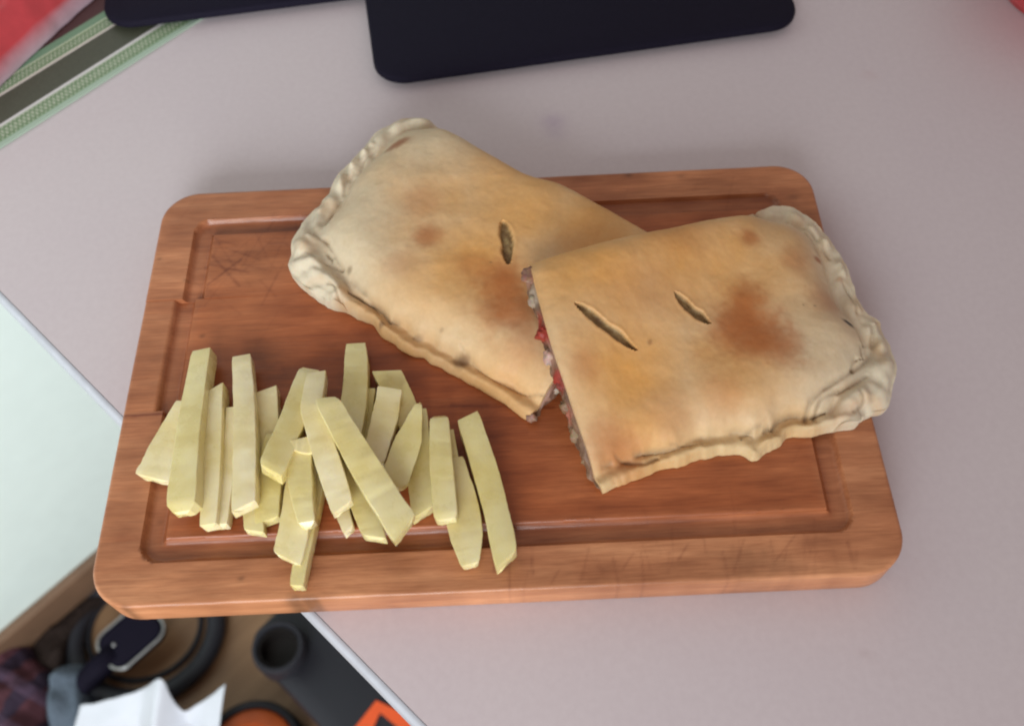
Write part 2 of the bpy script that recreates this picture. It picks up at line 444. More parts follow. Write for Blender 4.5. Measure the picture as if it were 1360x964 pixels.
# ------------------------------------------------------------------ stuffed bread halves
def resample(pts, n):
    pts = np.asarray(pts, float)
    # Catmull-Rom then arc length
    ext = np.vstack([2 * pts[0] - pts[1], pts, 2 * pts[-1] - pts[-2]])
    out = []
    for i in range(1, len(ext) - 2):
        p0, p1, p2, p3 = ext[i - 1:i + 3]
        for t in np.linspace(0, 1, 24, endpoint=False):
            out.append(0.5 * ((2 * p1) + (p2 - p0) * t + (2 * p0 - 5 * p1 + 4 * p2 - p3) * t * t + (-p0 + 3 * p1 - 3 * p2 + p3) * t ** 3))
    out.append(ext[-2]); out = np.array(out)
    sl = np.concatenate([[0], np.cumsum(np.linalg.norm(np.diff(out, axis=0), axis=1))])
    t = np.linspace(0, sl[-1], n)
    return np.stack([np.interp(t, sl, out[:, k]) for k in range(2)], 1), sl[-1]
def dist_curve(P, C):
    best = np.full(len(P), 1e9); arc = np.zeros(len(P)); acc = 0.0
    for a, b in zip(C[:-1], C[1:]):
        ab = b - a; L = np.linalg.norm(ab) + 1e-12
        t = np.clip(((P - a) @ ab) / L ** 2, 0, 1)
        d = np.hypot(*(P - a - t[:, None] * ab).T)
        k = d < best; best[k] = d[k]; arc[k] = acc + t[k] * L
        acc += L
    return best, arc
def prof(d, w):
    return np.sqrt(np.clip(1 - (1 - np.clip(d / w, 0, 1)) ** 2, 0, 1))

cutA = at(703, 556, TH + 0.006)[:2]; cutB = np.array([0.098, 0.066])
def base_flat(x, y): return np.zeros_like(np.asarray(x, float)) + TH + 0.0004
def base_over(x, y):
    x = np.asarray(x, float); y = np.asarray(y, float)
    dv = cutB - cutA; dv = dv / np.linalg.norm(dv); nrm = np.array([-dv[1], dv[0]])
    q = (x - cutA[0]) * nrm[0] + (y - cutA[1]) * nrm[1]
    along = (x - cutA[0]) * dv[0] + (y - cutA[1]) * dv[1]
    s = smooth(-0.050, 0.012, q) * smooth(-0.03, 0.022, along + np.maximum(q, 0) * 0.6)
    return TH + 0.0004 + 0.0212 * s
def px_curve(pts, base):
    out = []
    for px, py, dz in pts:
        z = TH + 0.015
        for it in range(12):
            p = at(px, py, z); z = float(base(p[0], p[1])) + dz
        out.append(at(px, py, z)[:2])
    return out

def bread(name, end, low, up, cut, base, opt):
    nu, nv = 250, 190
    E0, Le = resample(px_curve(end, base), nv); L0, Ll = resample(px_curve(low, base), nu)
    U1, Lu = resample(px_curve(up, base), nu); E1c, Lc = resample(px_curve(cut, base), nv)
    u = np.linspace(0, 1, nu)[:, None, None]; v = np.linspace(0, 1, nv)[None, :, None]
    P = (1 - v) * L0[:, None] + v * U1[:, None] + (1 - u) * E0[None] + u * E1c[None] \
        - ((1 - u) * (1 - v) * E0[0] + u * (1 - v) * E1c[0] + (1 - u) * v * E0[-1] + u * v * E1c[-1])
    P = P.reshape(-1, 2)
    d0, a0 = dist_curve(P, E0); d1, a1 = dist_curve(P, L0)
    for d_, a_, amp, Cv in ((d0, a0, 0.0013, E0), (d1, a1, 0.0019, L0)):
        w_ = np.exp(-(d_ / 0.006) ** 2) * amp * (fbm(a_ * 110, a_ * 0 + 5, opt['seed'] + 77, 3) * 1.4)
        dirn = P - P.mean(0); dirn = dirn / (np.linalg.norm(dirn, axis=1)[:, None] + 1e-9)
        P = P + dirn * w_[:, None]
    E0 = P.reshape(nu, nv, 2)[0]; L0 = P.reshape(nu, nv, 2)[:, 0]; U1 = P.reshape(nu, nv, 2)[:, -1]; E1c = P.reshape(nu, nv, 2)[-1]
    x, y = P.T
    uu = np.repeat(np.linspace(0, 1, nu), nv); vv = np.tile(np.linspace(0, 1, nv), nu)
    de, se = dist_curve(P, E0); dl, sl = dist_curve(P, L0); du, su = dist_curve(P, U1); dc, sc = dist_curve(P, E1c)
    Hb = opt['H']; sd = opt['seed']
    ve = se / Le
    # twisted crimp along the closed end
    rw = 0.0068 * (1 + 0.35 * fbm(ve * 5, ve * 0 + 3, sd)) * (1 + opt['fat'] * np.exp(-((ve - opt['fatpos']) / 0.22) ** 2))
    ph = se / 0.0150 + de / 0.020 + 0.9 * fbm(se * 45, de * 60, sd + 2)
    tw = np.abs(np.sin(math.pi * ph)) * (0.6 + 0.4 * smooth(-.3, .3, fbm(se * 60, de * 0, sd + 8)))
    rope = rw * 1.22 * np.sqrt(np.clip(1 - ((de - rw) / rw) ** 2, 0, 1)) * (0.66 + 0.34 * tw ** 0.7)
    seam_e = 2 * rw
    # pressed lip along the long lower side
    lw = opt['lip'] * (1 + 0.35 * fbm(sl * 55, sl * 0 + 1, sd + 5))
    lip = 0.0075 * prof(dl, 0.0035) * (1 + 0.30 * fbm(sl * 110, dl * 90, sd + 6)) * (1 - 0.25 * smooth(0, 1, dl / lw))
    wide = 0.024
    body = Hb * (0.16 + 0.84 * prof(de - seam_e * 0.93, wide)) * (0.16 + 0.84 * prof(dl - lw * 0.92, opt['lw'])) * prof(du + 0.0006, 0.017)
    body = np.where((de < seam_e * 0.80), 0, body); body = np.where((dl < lw * 0.80), 0, body)
    body *= 1 - 0.16 * np.exp(-dc / 0.010)
    rope *= smooth(-0.001, 0.006, du) * 0.35 + 0.65
    k = 0.0016
    def smax(a, b): h = np.clip(0.5 + 0.5 * (a - b) / k, 0, 1); return b * (1 - h) + a * h + k * h * (1 - h) * 0.5
    rope = rope * (1 + 0.22 * fbm(x * 170, y * 170, sd + 9, 2))
    h = smax(smax(body, rope), lip)
    hg = h.reshape(nu, nv)
    for _ in range(5):
        pd = np.pad(hg, 1, mode='edge')
        hg = (pd[1:-1, 1:-1] * 4 + pd[:-2, 1:-1] * 2 + pd[2:, 1:-1] * 2 + pd[1:-1, :-2] * 2 + pd[1:-1, 2:] * 2 + pd[:-2, :-2] + pd[2:, 2:] + pd[:-2, 2:] + pd[2:, :-2]) / 16
    far = smooth(0.010, 0.019, np.minimum(de, dl))
    hs = hg.copy()
    for _ in range(140):
        pd = np.pad(hs, 1, mode='edge')
        hs = (pd[1:-1, 1:-1] * 2 + pd[:-2, 1:-1] + pd[2:, 1:-1] + pd[1:-1, :-2] + pd[1:-1, 2:]) / 6
    far = far * smooth(0.004, 0.016, np.minimum(du, dc))
    h = hg.ravel() * (1 - far) + hs.ravel() * far
    # the pressed seam is open here and there
    op = smooth(0.05, 0.35, fbm(sl * 45, sl * 0, sd + 11))
    crack = np.exp(-((dl - lw * 0.93) / 0.0008) ** 2) * op * (uu > 0.22)
    op2 = smooth(-0.1, 0.3, fbm(se * 70, se * 0, sd + 12))
    crack2 = np.exp(-((de - seam_e * 0.97) / 0.0009) ** 2) * op2
    h = h - 0.0016 * crack - 0.0018 * crack2
    top = np.clip(body / Hb, 0, 1)
    h = h + top * (0.0016 * fbm(x * 32, y * 32, sd + 20, 3) + 0.0002 * fbm(x * 120, y * 120, sd + 21, 3)) + 0.00022 * fbm(x * 260, y * 260, sd + 22, 3) * np.clip(h / 0.004, 0, 1)
    crease = np.zeros_like(x)
    for pts, w_, hh_ in opt['ridges']:
        cv = np.array(px_curve([(a, b, .010) for a, b in pts], base)) if len(pts) > 1 else np.array(px_curve([(pts[0][0] - 1, pts[0][1], .010), (pts[0][0] + 1, pts[0][1], .010)], base))
        dd, _ = dist_curve(P, cv); dd = dd * (1 + 0.25 * fbm(x * 200, y * 200, sd + 90, 2))
        g_ = np.exp(-(dd / w_) ** 2.6); h = h + hh_ * g_ * smooth(0.0, 0.004, np.minimum(de, dl))
        crease = np.maximum(crease, 0)
    for pts, w_, dp in opt['creases']:
        cv, _ = resample(px_curve([(a, b, .010) for a, b in pts], base), 40)
        dd, aa = dist_curve(P, cv); dd = dd + 0.0005 * fbm(x * 260, y * 260, sd + 91, 2)
        k_ = np.clip(0.55 + 0.6 * fbm(aa * 160, aa * 0, sd + 92, 2), 0.1, 1)
        g_ = np.exp(-(dd / w_) ** 2); h = h - dp * g_ * (0.4 + 0.6 * k_)
        crease = np.maximum(crease, np.exp(-(dd / (w_ * 0.75)) ** 2) * k_)
    h = h + 0.0007 * fbm(x * 130, y * 130, sd + 93, 3) * np.exp(-(np.minimum(de, dl) / 0.014) ** 2) * np.clip(h / 0.004, 0, 1)
    zb = base(x, y)
    # colours: pale floury edges, golden top, scorched patches
    gold = np.array(opt['gold']); pale = np.array([0.650, 0.515, 0.345]); white = np.array([0.650, 0.575, 0.450]); brown = np.array([0.400, 0.115, 0.024]); toast = np.array([0.56, 0.29, 0.10])
    def gz(px, py, r, ax=1.0, ang=0.0, zz=0.022):
        q = px_curve([(px, py, zz)], base)[0]
        dx, dy = x - q[0], y - q[1]; ca, sa = math.cos(ang), math.sin(ang)
        a = (dx * ca + dy * sa) / ax; b = -dx * sa + dy * ca
        return np.hypot(a, b) / r
    G = np.zeros_like(x)
    for a in opt['golds']: G = np.maximum(G, a[3] * np.exp(-(gz(*a[:3]) ** 2)))
    G = np.clip(G * 0.92 + 0.26 * fbm(x * 30, y * 30, sd + 30) + 0.05 * fbm(x * 160, y * 160, sd + 31, 4), 0, 1)[:, None]
    C = pale * (1 - G) + gold * G
    edge = np.clip(np.exp(-((de / (seam_e + 0.004)) ** 3)), 0, 1)[:, None]
    C = C * (1 - 0.75 * edge) + white * 0.75 * edge
    Lp = (np.clip(np.exp(-((dl / (lw * 1.05)) ** 4)), 0, 1) * smooth(0.12, 0.3, uu))[:, None]
    C = C * (1 - Lp * 0.75) + np.array(opt['lipcol']) * Lp * 0.75
    T = (np.clip(0.9 * fbm(sl * 60, dl * 120, sd + 33), 0, 1) * np.exp(-(dl / (lw * 1.1)) ** 4))[:, None]
    C = C * (1 - T) + toast * T
    T2 = (np.clip(1.1 * fbm(se * 80, de * 120, sd + 34) - .1, 0, 1) * np.exp(-(de / (seam_e * 1.1)) ** 4))[:, None]
    C = C * (1 - 0.6 * T2) + toast * 0.6 * T2
    for a in opt['browns']:
        g = gz(*a[:3]) * (1 + 0.45 * fbm(x * 60, y * 60, sd + int(a[0]) % 17, 3) + 0.22 * fbm(x * 330, y * 330, sd + 18, 4))
        b = (min(0.9, a[3] * 1.25) * np.exp(-g ** 2.9))[:, None]
        C = C * (1 - b) + brown * b
    for px, py, r, ax, ang, s, c in opt['specks']:
        g = gz(px, py, r, ax, ang) * (1 + 0.3 * fbm(x * 500, y * 500, 3))
        b = (s * np.exp(-g ** 4))[:, None]; C = C * (1 - b) + np.array(c) * b
    # slashes cut in the top, opened in the oven
    for (ax_, ay_), (bx_, by_), w in opt['slits']:
        a = px_curve([(ax_, ay_, Hb)], base)[0]; b = px_curve([(bx_, by_, Hb)], base)[0]
        ab = b - a; L = np.linalg.norm(ab); t = ((P - a) @ ab) / L ** 2
        off = ((P - a)[:, 0] * -ab[1] + (P - a)[:, 1] * ab[0]) / L
        wv = 0.8 * w * np.clip(1 - (2 * t - 1) ** 2, 0, 1) ** 0.6 * (1 + 0.55 * fbm(t * 4 + np.sign(off) * 7.3, t * 0, sd + 50, 3)) + 1e-6
        s = smooth(1.15, 0.75, np.abs(off) / wv) * (t > 0) * (t < 1)
        lipr = np.exp(-((np.abs(off) / wv - 1.45) / 0.35) ** 2) * (t > -0.02) * (t < 1.02)
        h = h + 0.0002 * lipr - s * (0.0030 + 0.0013 * fbm(x * 420, y * 420, 9))
        n = np.clip(0.5 + 0.8 * fbm(x * 380, y * 380, 40), 0, 1)[:, None]
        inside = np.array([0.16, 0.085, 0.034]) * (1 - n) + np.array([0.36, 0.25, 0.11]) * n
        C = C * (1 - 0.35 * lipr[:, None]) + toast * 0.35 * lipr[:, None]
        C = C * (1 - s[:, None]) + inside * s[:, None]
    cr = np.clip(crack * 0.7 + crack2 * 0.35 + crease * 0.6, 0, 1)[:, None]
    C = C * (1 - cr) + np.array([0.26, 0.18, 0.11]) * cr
    h = np.maximum(h, 0.0003)
    Z = zb + h
    root = empty(name, (float(x.mean()), float(y.mean()), TH))
    V = np.stack([x, y, Z], 1)
    ii = np.arange(nu * nv).reshape(nu, nv)
    fc = np.stack([ii[:-1, :-1], ii[1:, :-1], ii[1:, 1:], ii[:-1, 1:]], -1).reshape(-1, 4).tolist()
    # underside: same outline drawn in a little, lying on what carries it; walls between
    ring = list(ii[:, 0]) + list(ii[-1, 1:]) + list(ii[-2::-1, -1]) + list(ii[0, -2:0:-1])
    c0 = P.mean(0)
    n0 = len(V); L = len(ring)
    bp = V[ring].copy(); bxy = bp[:, :2] + (c0 - bp[:, :2]) * 0.004
    iscut = np.array([(r // nv) == nu - 1 for r in ring])
    # cut face leans in slightly below
    bz = base(bxy[:, 0], bxy[:, 1])
    mid = np.stack([bp[:, 0], bp[:, 1], bz + 0.35 * (bp[:, 2] - bz)], 1)
    under = np.stack([bxy[:, 0], bxy[:, 1], bz], 1)
    V = np.vstack([V, mid, under]); C = np.vstack([C, C[ring], C[ring]])
    prev = ring
    for l in range(2):
        cur = [n0 + l * L + k for k in range(L)]
        for k in range(L):
            k2 = (k + 1) % L; fc.append((prev[k2], prev[k], cur[k], cur[k2]))
        prev = cur
    cen = len(V)
    # underside fan follows the base over a coarse inner ring set
    rings = [prev]
    for fr in (0.7, 0.4, 0.15):
        q = under[:, :2] * fr + c0 * (1 - fr); qz = base(q[:, 0], q[:, 1])
        st = len(V); V = np.vstack([V, np.column_stack([q, qz])]); C = np.vstack([C, np.tile(pale, (L, 1))])
        cur = [st + k for k in range(L)]
        for k in range(L):
            k2 = (k + 1) % L; fc.append((prev[k2], prev[k], cur[k], cur[k2]))
        prev = cur
    fc.append(prev[::-1])
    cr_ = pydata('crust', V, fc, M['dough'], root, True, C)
    autosmooth(cr_, 50)
    # filling showing on the cut face
    nz = 26; ns = 150
    ce, _ = resample(list(E1c), ns)
    hz = np.interp(np.linspace(0, 1, ns), np.linspace(0, 1, nv), h.reshape(nu, nv)[-1])
    tg = np.gradient(ce, axis=0); tg /= np.linalg.norm(tg, axis=1)[:, None]
    out = np.stack([tg[:, 1], -tg[:, 0]], 1)
    if (out[ns // 2] @ (ce[ns // 2] - c0)) < 0: out = -out
    S, T = np.meshgrid(np.linspace(0, 1, ns), np.linspace(0, 1, nz), indexing='ij')
    sc_ = S * Lc; hb = base(ce[:, 0], ce[:, 1])
    lo = 0.0022; hi = np.maximum(hz - 0.0030, lo + 0.0006)
    zz = hb[:, None] + lo + T * (hi - lo)[:, None]
    zc = T * (hi - lo)[:, None]
    bulge = 0.0030 * np.sqrt(np.clip(1 - (2 * T - 1) ** 2, 0, 1)) * (0.5 + 1.1 * fbm(sc_ * 190, zc * 230, sd + 60, 4)) + 0.0006
    edgef = np.clip(np.minimum(S, 1 - S) / 0.03, 0, 1); bulge = bulge * edgef - 0.0004 * (1 - edgef)
    fx = ce[:, 0][:, None] + out[:, 0][:, None] * bulge; fy = ce[:, 1][:, None] + out[:, 1][:, None] * bulge
    n1 = np.clip(0.5 + 0.9 * fbm(sc_ * 120, zc * 150, sd + 61), 0, 1)[..., None]
    FC = np.array([0.085, 0.045, 0.030]) * (1 - n1) + np.array([0.24, 0.13, 0.075]) * n1
    for s0, t0, r, c in opt['fill']:
        d = np.hypot((sc_ - s0 * Lc) / r, (zc - t0 * 0.02) / (r * 0.8)) * (1 + 0.35 * fbm(sc_ * 300, zc * 300, 71))
        b = np.exp(-d ** 4)[..., None]; FC = FC * (1 - b) + np.array(c) * b
    jj = np.arange(ns * nz).reshape(ns, nz)
    ff = np.stack([jj[:-1, :-1], jj[1:, :-1], jj[1:, 1:], jj[:-1, 1:]], -1).reshape(-1, 4).tolist()
    FV = np.stack([fx, fy, zz], -1).reshape(-1, 3)
    bk = np.stack([ce[:, 0][:, None] - out[:, 0][:, None] * 0.003 + 0 * T, ce[:, 1][:, None] - out[:, 1][:, None] * 0.003 + 0 * T, zz], -1).reshape(-1, 3)
    nF = len(FV); rg = list(jj[:, 0]) + list(jj[-1, 1:]) + list(jj[-2::-1, -1]) + list(jj[0, -2:0:-1])
    FV = np.vstack([FV, bk])
    for k in range(len(rg)):
        k2 = (k + 1) % len(rg); ff.append((rg[k2], rg[k], rg[k] + nF, rg[k2] + nF))
    pydata('filling', FV, ff, M['filling'], root, True, np.vstack([FC.reshape(-1, 3)] * 2))
    for nm, s0, up_, outd, r, c in opt['chunks']:
        k = int(s0 * (ns - 1)); p = ce[k] + out[k] * (outd * 0.5 - 0.0006)
        lump(nm, (p[0], p[1], hb[k] + up_), r, c, root, sd + k)
    return root

def lump(name, loc, r, c, parent, seed):
    bm = bmesh.new(); bmesh.ops.create_icosphere(bm, subdivisions=3, radius=1.0)
    rr = random.Random(seed); ax = [rr.uniform(0.55, 1.35) for _ in range(3)]
    for vtx in bm.verts:
        p = vtx.co
        n = float(fbm(p.x * 2.3 + p.z * 1.7, p.y * 2.3 - p.z, seed, 3))
        n2 = float(fbm(p.x * 5 + 9, p.y * 5 + p.z * 4, seed + 3, 2))
        k = 1 + 0.6 * n + 0.3 * n2
        vtx.co = Vector((p.x * ax[0], p.y * ax[1], p.z * ax[2] * 0.8)) * k * r + Vector(loc)
    me = bpy.data.meshes.new(name); bm.to_mesh(me); bm.free()
    col = np.array([[min(1, c[j] * (0.85 + 0.3 * rr.random())) for j in range(3)] for _ in me.vertices])
    set_cols(me, col)
    return link(name, me, M['filling'], parent)

RED = (0.30, 0.035, 0.022); WHT = (0.36, 0.27, 0.20); PNK = (0.30, 0.16, 0.115)
s1 = bread('stuffed_bread',
    end=[(418, 397, .004), (392, 368, .005), (383, 338, .006), (393, 306, .007), (416, 278, .007), (433, 258, .007), (447, 230, .008), (468, 205, .008), (500, 172, .008), (528, 154, .009), (556, 149, .010)],
    low=[(418, 397, .004), (440, 408, .003), (465, 412, .003), (492, 432, .003), (512, 449, .003), (540, 466, .003), (580, 485, .003), (612, 500, .003), (640, 518, .003), (670, 536, .003), (703, 557, .003)],
    up=[(556, 149, .010), (584, 160, .013), (620, 182, .013), (660, 205, .013), (704, 229, .013), (750, 243, .013), (800, 269, .013), (850, 297, .013), (905, 328, .013)],
    cut=[(703, 557, .003), (745, 508, .006), (800, 445, .010), (905, 328, .013)],
    base=base_flat, opt=dict(H=0.0222, seed=3, fat=0.75, fatpos=0.12, lip=0.0085, lw=0.022, gold=(0.69, 0.350, 0.105),
    golds=[(700, 260, .05, 1.0), (600, 260, .035, .7), (640, 350, .05, .9), (560, 310, .03, .5), (680, 470, .04, .6), (800, 280, .05, 1.0), (560, 440, .02, .35)],
    browns=[(672, 372, .013, .70), (690, 412, .013, .60), (658, 410, .010, .45), (566, 313, .008, .55), (556, 268, .012, .28), (625, 352, .010, .35), (700, 455, .013, .30), (530, 350, .010, .2), (780, 320, .02, .2)],
    specks=[(610, 460, .0034, 1.35, -0.2, .85, (0.15, .07, .03)), (527, 184, .0042, 2.0, 0.35, .85, (0.30, .10, .035)), (550, 428, .0015, 2.0, -0.2, .6, (.25, .15, .08)), (502, 411, .0018, 1, 0, .7, (.2, .1, .05)), (652, 348, .0005, 1, 0, .8, (.08, .05, .03)), (585, 428, .0012, 1, 0, .4, (.25, .14, .07)), (444, 395, .002, 1, 0, .5, (.4, .12, .08)), (460, 345, .0018, 1, 0, .6, (.2, .13, .07))],
    ridges=[([(418, 352), (436, 372), (450, 387)], .0042, .0028), ([(396, 330), (410, 318)], .005, .0022), ([(424, 385), (438, 398)], .004, .0018), ([(458, 388), (478, 402)], .004, .0022), ([(454, 230), (450, 244)], .0024, .0032), ([(470, 209), (466, 217)], .0022, .0032), ([(482, 199)], .002, .0026), ([(491, 188)], .002, .0026), ([(424, 272), (434, 262)], .004, .002), ([(524, 166), (545, 158), (566, 160)], .0034, .0030), ([(500, 425), (520, 446)], .003, .0018), ([(560, 470), (590, 482)], .003, .0015)],
    creases=[([(412, 310), (434, 323), (455, 357)], .0011, .0022), ([(428, 350), (446, 356), (456, 360)], .0009, .0018), ([(466, 372), (482, 386), (502, 411)], .0012, .0022), ([(452, 262), (440, 280), (432, 296)], .0009, .0016), ([(470, 226), (458, 240), (456, 254)], .0009, .0015), ([(500, 196), (484, 210), (478, 222)], .0008, .0014), ([(612, 462), (640, 490), (680, 512), (742, 532)], .0007, .0014), ([(452, 400), (446, 384), (436, 378)], .0008, .0014), ([(392, 345), (408, 338), (420, 345)], .0009, .0010)],
    slits=[((668, 292), (676, 350), .0042)], lipcol=(0.60, 0.335, 0.135),
    fill=[(0.08, .4, .008, PNK), (0.2, .6, .007, RED), (.3, .5, .006, WHT)],
    chunks=[('ham_piece', 0.015, .003, .0008, .0028, PNK), ('cheese_piece', 0.16, .008, .001, .004, (0.42, .33, .25))]))
tag(s1, 'golden stuffed bread half with twisted white crimped end, partly under the other half', 'stuffed bread', 'cut halves of stuffed bread')
s2 = bread('stuffed_bread',
    end=[(1155, 556, .004), (1180, 535, .005), (1190, 495, .006), (1184, 462, .007), (1172, 430, .008), (1146, 404, .008), (1130, 362, .008), (1108, 322, .008), (1080, 288, .008), (1052, 270, .009), (1030, 266, .010)],
    low=[(1155, 556, .004), (1120, 568, .003), (1085, 577, .003), (1050, 578, .003), (1028, 600, .003), (1000, 607, .003), (975, 601, .003), (930, 609, .003), (880, 621, .003), (838, 637, .003), (799, 654, .004)],
    up=[(1030, 266, .010), (990, 277, .013), (940, 286, .013), (880, 297, .014), (820, 309, .015), (760, 323, .016), (700, 338, .017)],
    cut=[(799, 654, .004), (792, 632, .010), (775, 580, .019), (755, 520, .021), (732, 452, .021), (716, 395, .021), (700, 338, .017)],
    base=base_over, opt=dict(H=0.0226, seed=9, fat=0.95, fatpos=0.10, lip=0.0090, lw=0.021, gold=(0.69, 0.345, 0.100),
    golds=[(800, 360, .05, 1.0), (900, 340, .05, 1.0), (830, 480, .045, 1.0), (960, 360, .05, .95), (1000, 300, .04, .7), (860, 560, .035, .8), (960, 480, .035, .8), (1080, 350, .02, .4)],
    browns=[(988, 425, .0165, .70), (1008, 452, .0165, .60), (965, 445, .010, .4), (990, 392, .009, .45), (1040, 455, .010, .35), (996, 316, .006, .55), (1055, 345, .009, .35), (1105, 392, .009, .35), (832, 590, .012, .40), (775, 480, .008, .32), (805, 575, .010, .3), (960, 520, .012, .25), (850, 380, .02, .16), (900, 300, .015, .18), (890, 545, .012, .2)],
    specks=[(1132, 418, .0021, 1.5, -0.5, .97, (.012, .010, .012)), (1083, 405, .0005, 1, 0, .8, (.1, .06, .03)), (1067, 405, .0005, 1, 0, .8, (.1, .06, .03)), (1092, 331, .0022, 1.2, 0, .8, (.33, .10, .04)), (1125, 350, .002, 1, 0, .5, (.45, .2, .08)), (863, 455, .0012, 1.6, 1.2, .6, (.28, .12, .05)), (992, 564, .0006, 1, 0, .8, (.1, .07, .05)), (1114, 566, .0012, 1, 0, .7, (.12, .08, .05)), (1130, 530, .005, 1.4, .4, .5, (.62, .42, .28))],
    ridges=[([(1166, 434), (1174, 455)], .0038, .0030), ([(1181, 480), (1182, 515), (1168, 540)], .0045, .0020), ([(1130, 532), (1140, 526)], .0042, .0036), ([(1098, 552), (1120, 560)], .004, .0015), ([(1080, 306)], .0045, .003), ([(1058, 288)], .004, .0025), ([(1098, 318)], .003, .0028), ([(1119, 350), (1122, 358)], .0028, .003), ([(1142, 404)], .0028, .0026), ([(1025, 586)], .0045, .0030), ([(1003, 600)], .0025, .0018), ([(1060, 566), (1090, 566)], .004, .0015), ([(900, 600), (960, 592)], .003, .0012)],
    creases=[([(1072, 554), (1077, 534), (1111, 507), (1157, 471), (1160, 430)], .0013, .0026), ([(1083, 553), (1093, 530), (1134, 511), (1150, 500)], .0009, .0018), ([(1140, 522), (1146, 534), (1134, 546)], .0008, .0012), ([(1070, 300), (1090, 318), (1104, 340)], .0009, .0014), ([(1122, 372), (1134, 392), (1140, 412)], .0009, .0014), ([(818, 606), (852, 612), (874, 604)], .0010, .0018), ([(800, 618), (812, 612)], .0009, .0014), ([(890, 590), (935, 586)], .0005, .0008), ([(986, 575), (1010, 566)], .0008, .0010)],
    slits=[((764, 401), (847, 465), .0033), ((896, 388), (944, 430), .0034)], lipcol=(0.62, 0.43, 0.215),
    fill=[(0.80, .7, .007, WHT), (.66, .4, .008, RED), (.60, .7, .006, RED), (.52, .5, .007, PNK), (.42, .5, .006, RED), (.9, .5, .006, (.3, .15, .1)), (.3, .5, .005, (.35, .12, .08)), (.72, .3, .005, (.5, .3, .2))],
    chunks=[('cheese_piece', .79, .013, .0018, .0036, (0.34, .25, .18)), ('tomato_piece', .62, .012, .003, .0046, RED), ('ham_piece', .53, .011, .0045, .0046, (.46, .29, .24)), ('ham_piece', .90, .016, .0015, .004, (.27, .13, .09)), ('tomato_piece', .42, .012, .002, .0040, (.22, .04, .03)), ('mushroom_piece', .33, .011, .0022, .0042, (.22, .12, .065)), ('mushroom_piece', .24, .009, .002, .0040, (.27, .17, .10)), ('mushroom_piece', .14, .007, .0012, .003, (.26, .16, .09))]))
tag(s2, 'golden stuffed bread half with two slashes and a black speck, lying over the other half', 'stuffed bread', 'cut halves of stuffed bread')

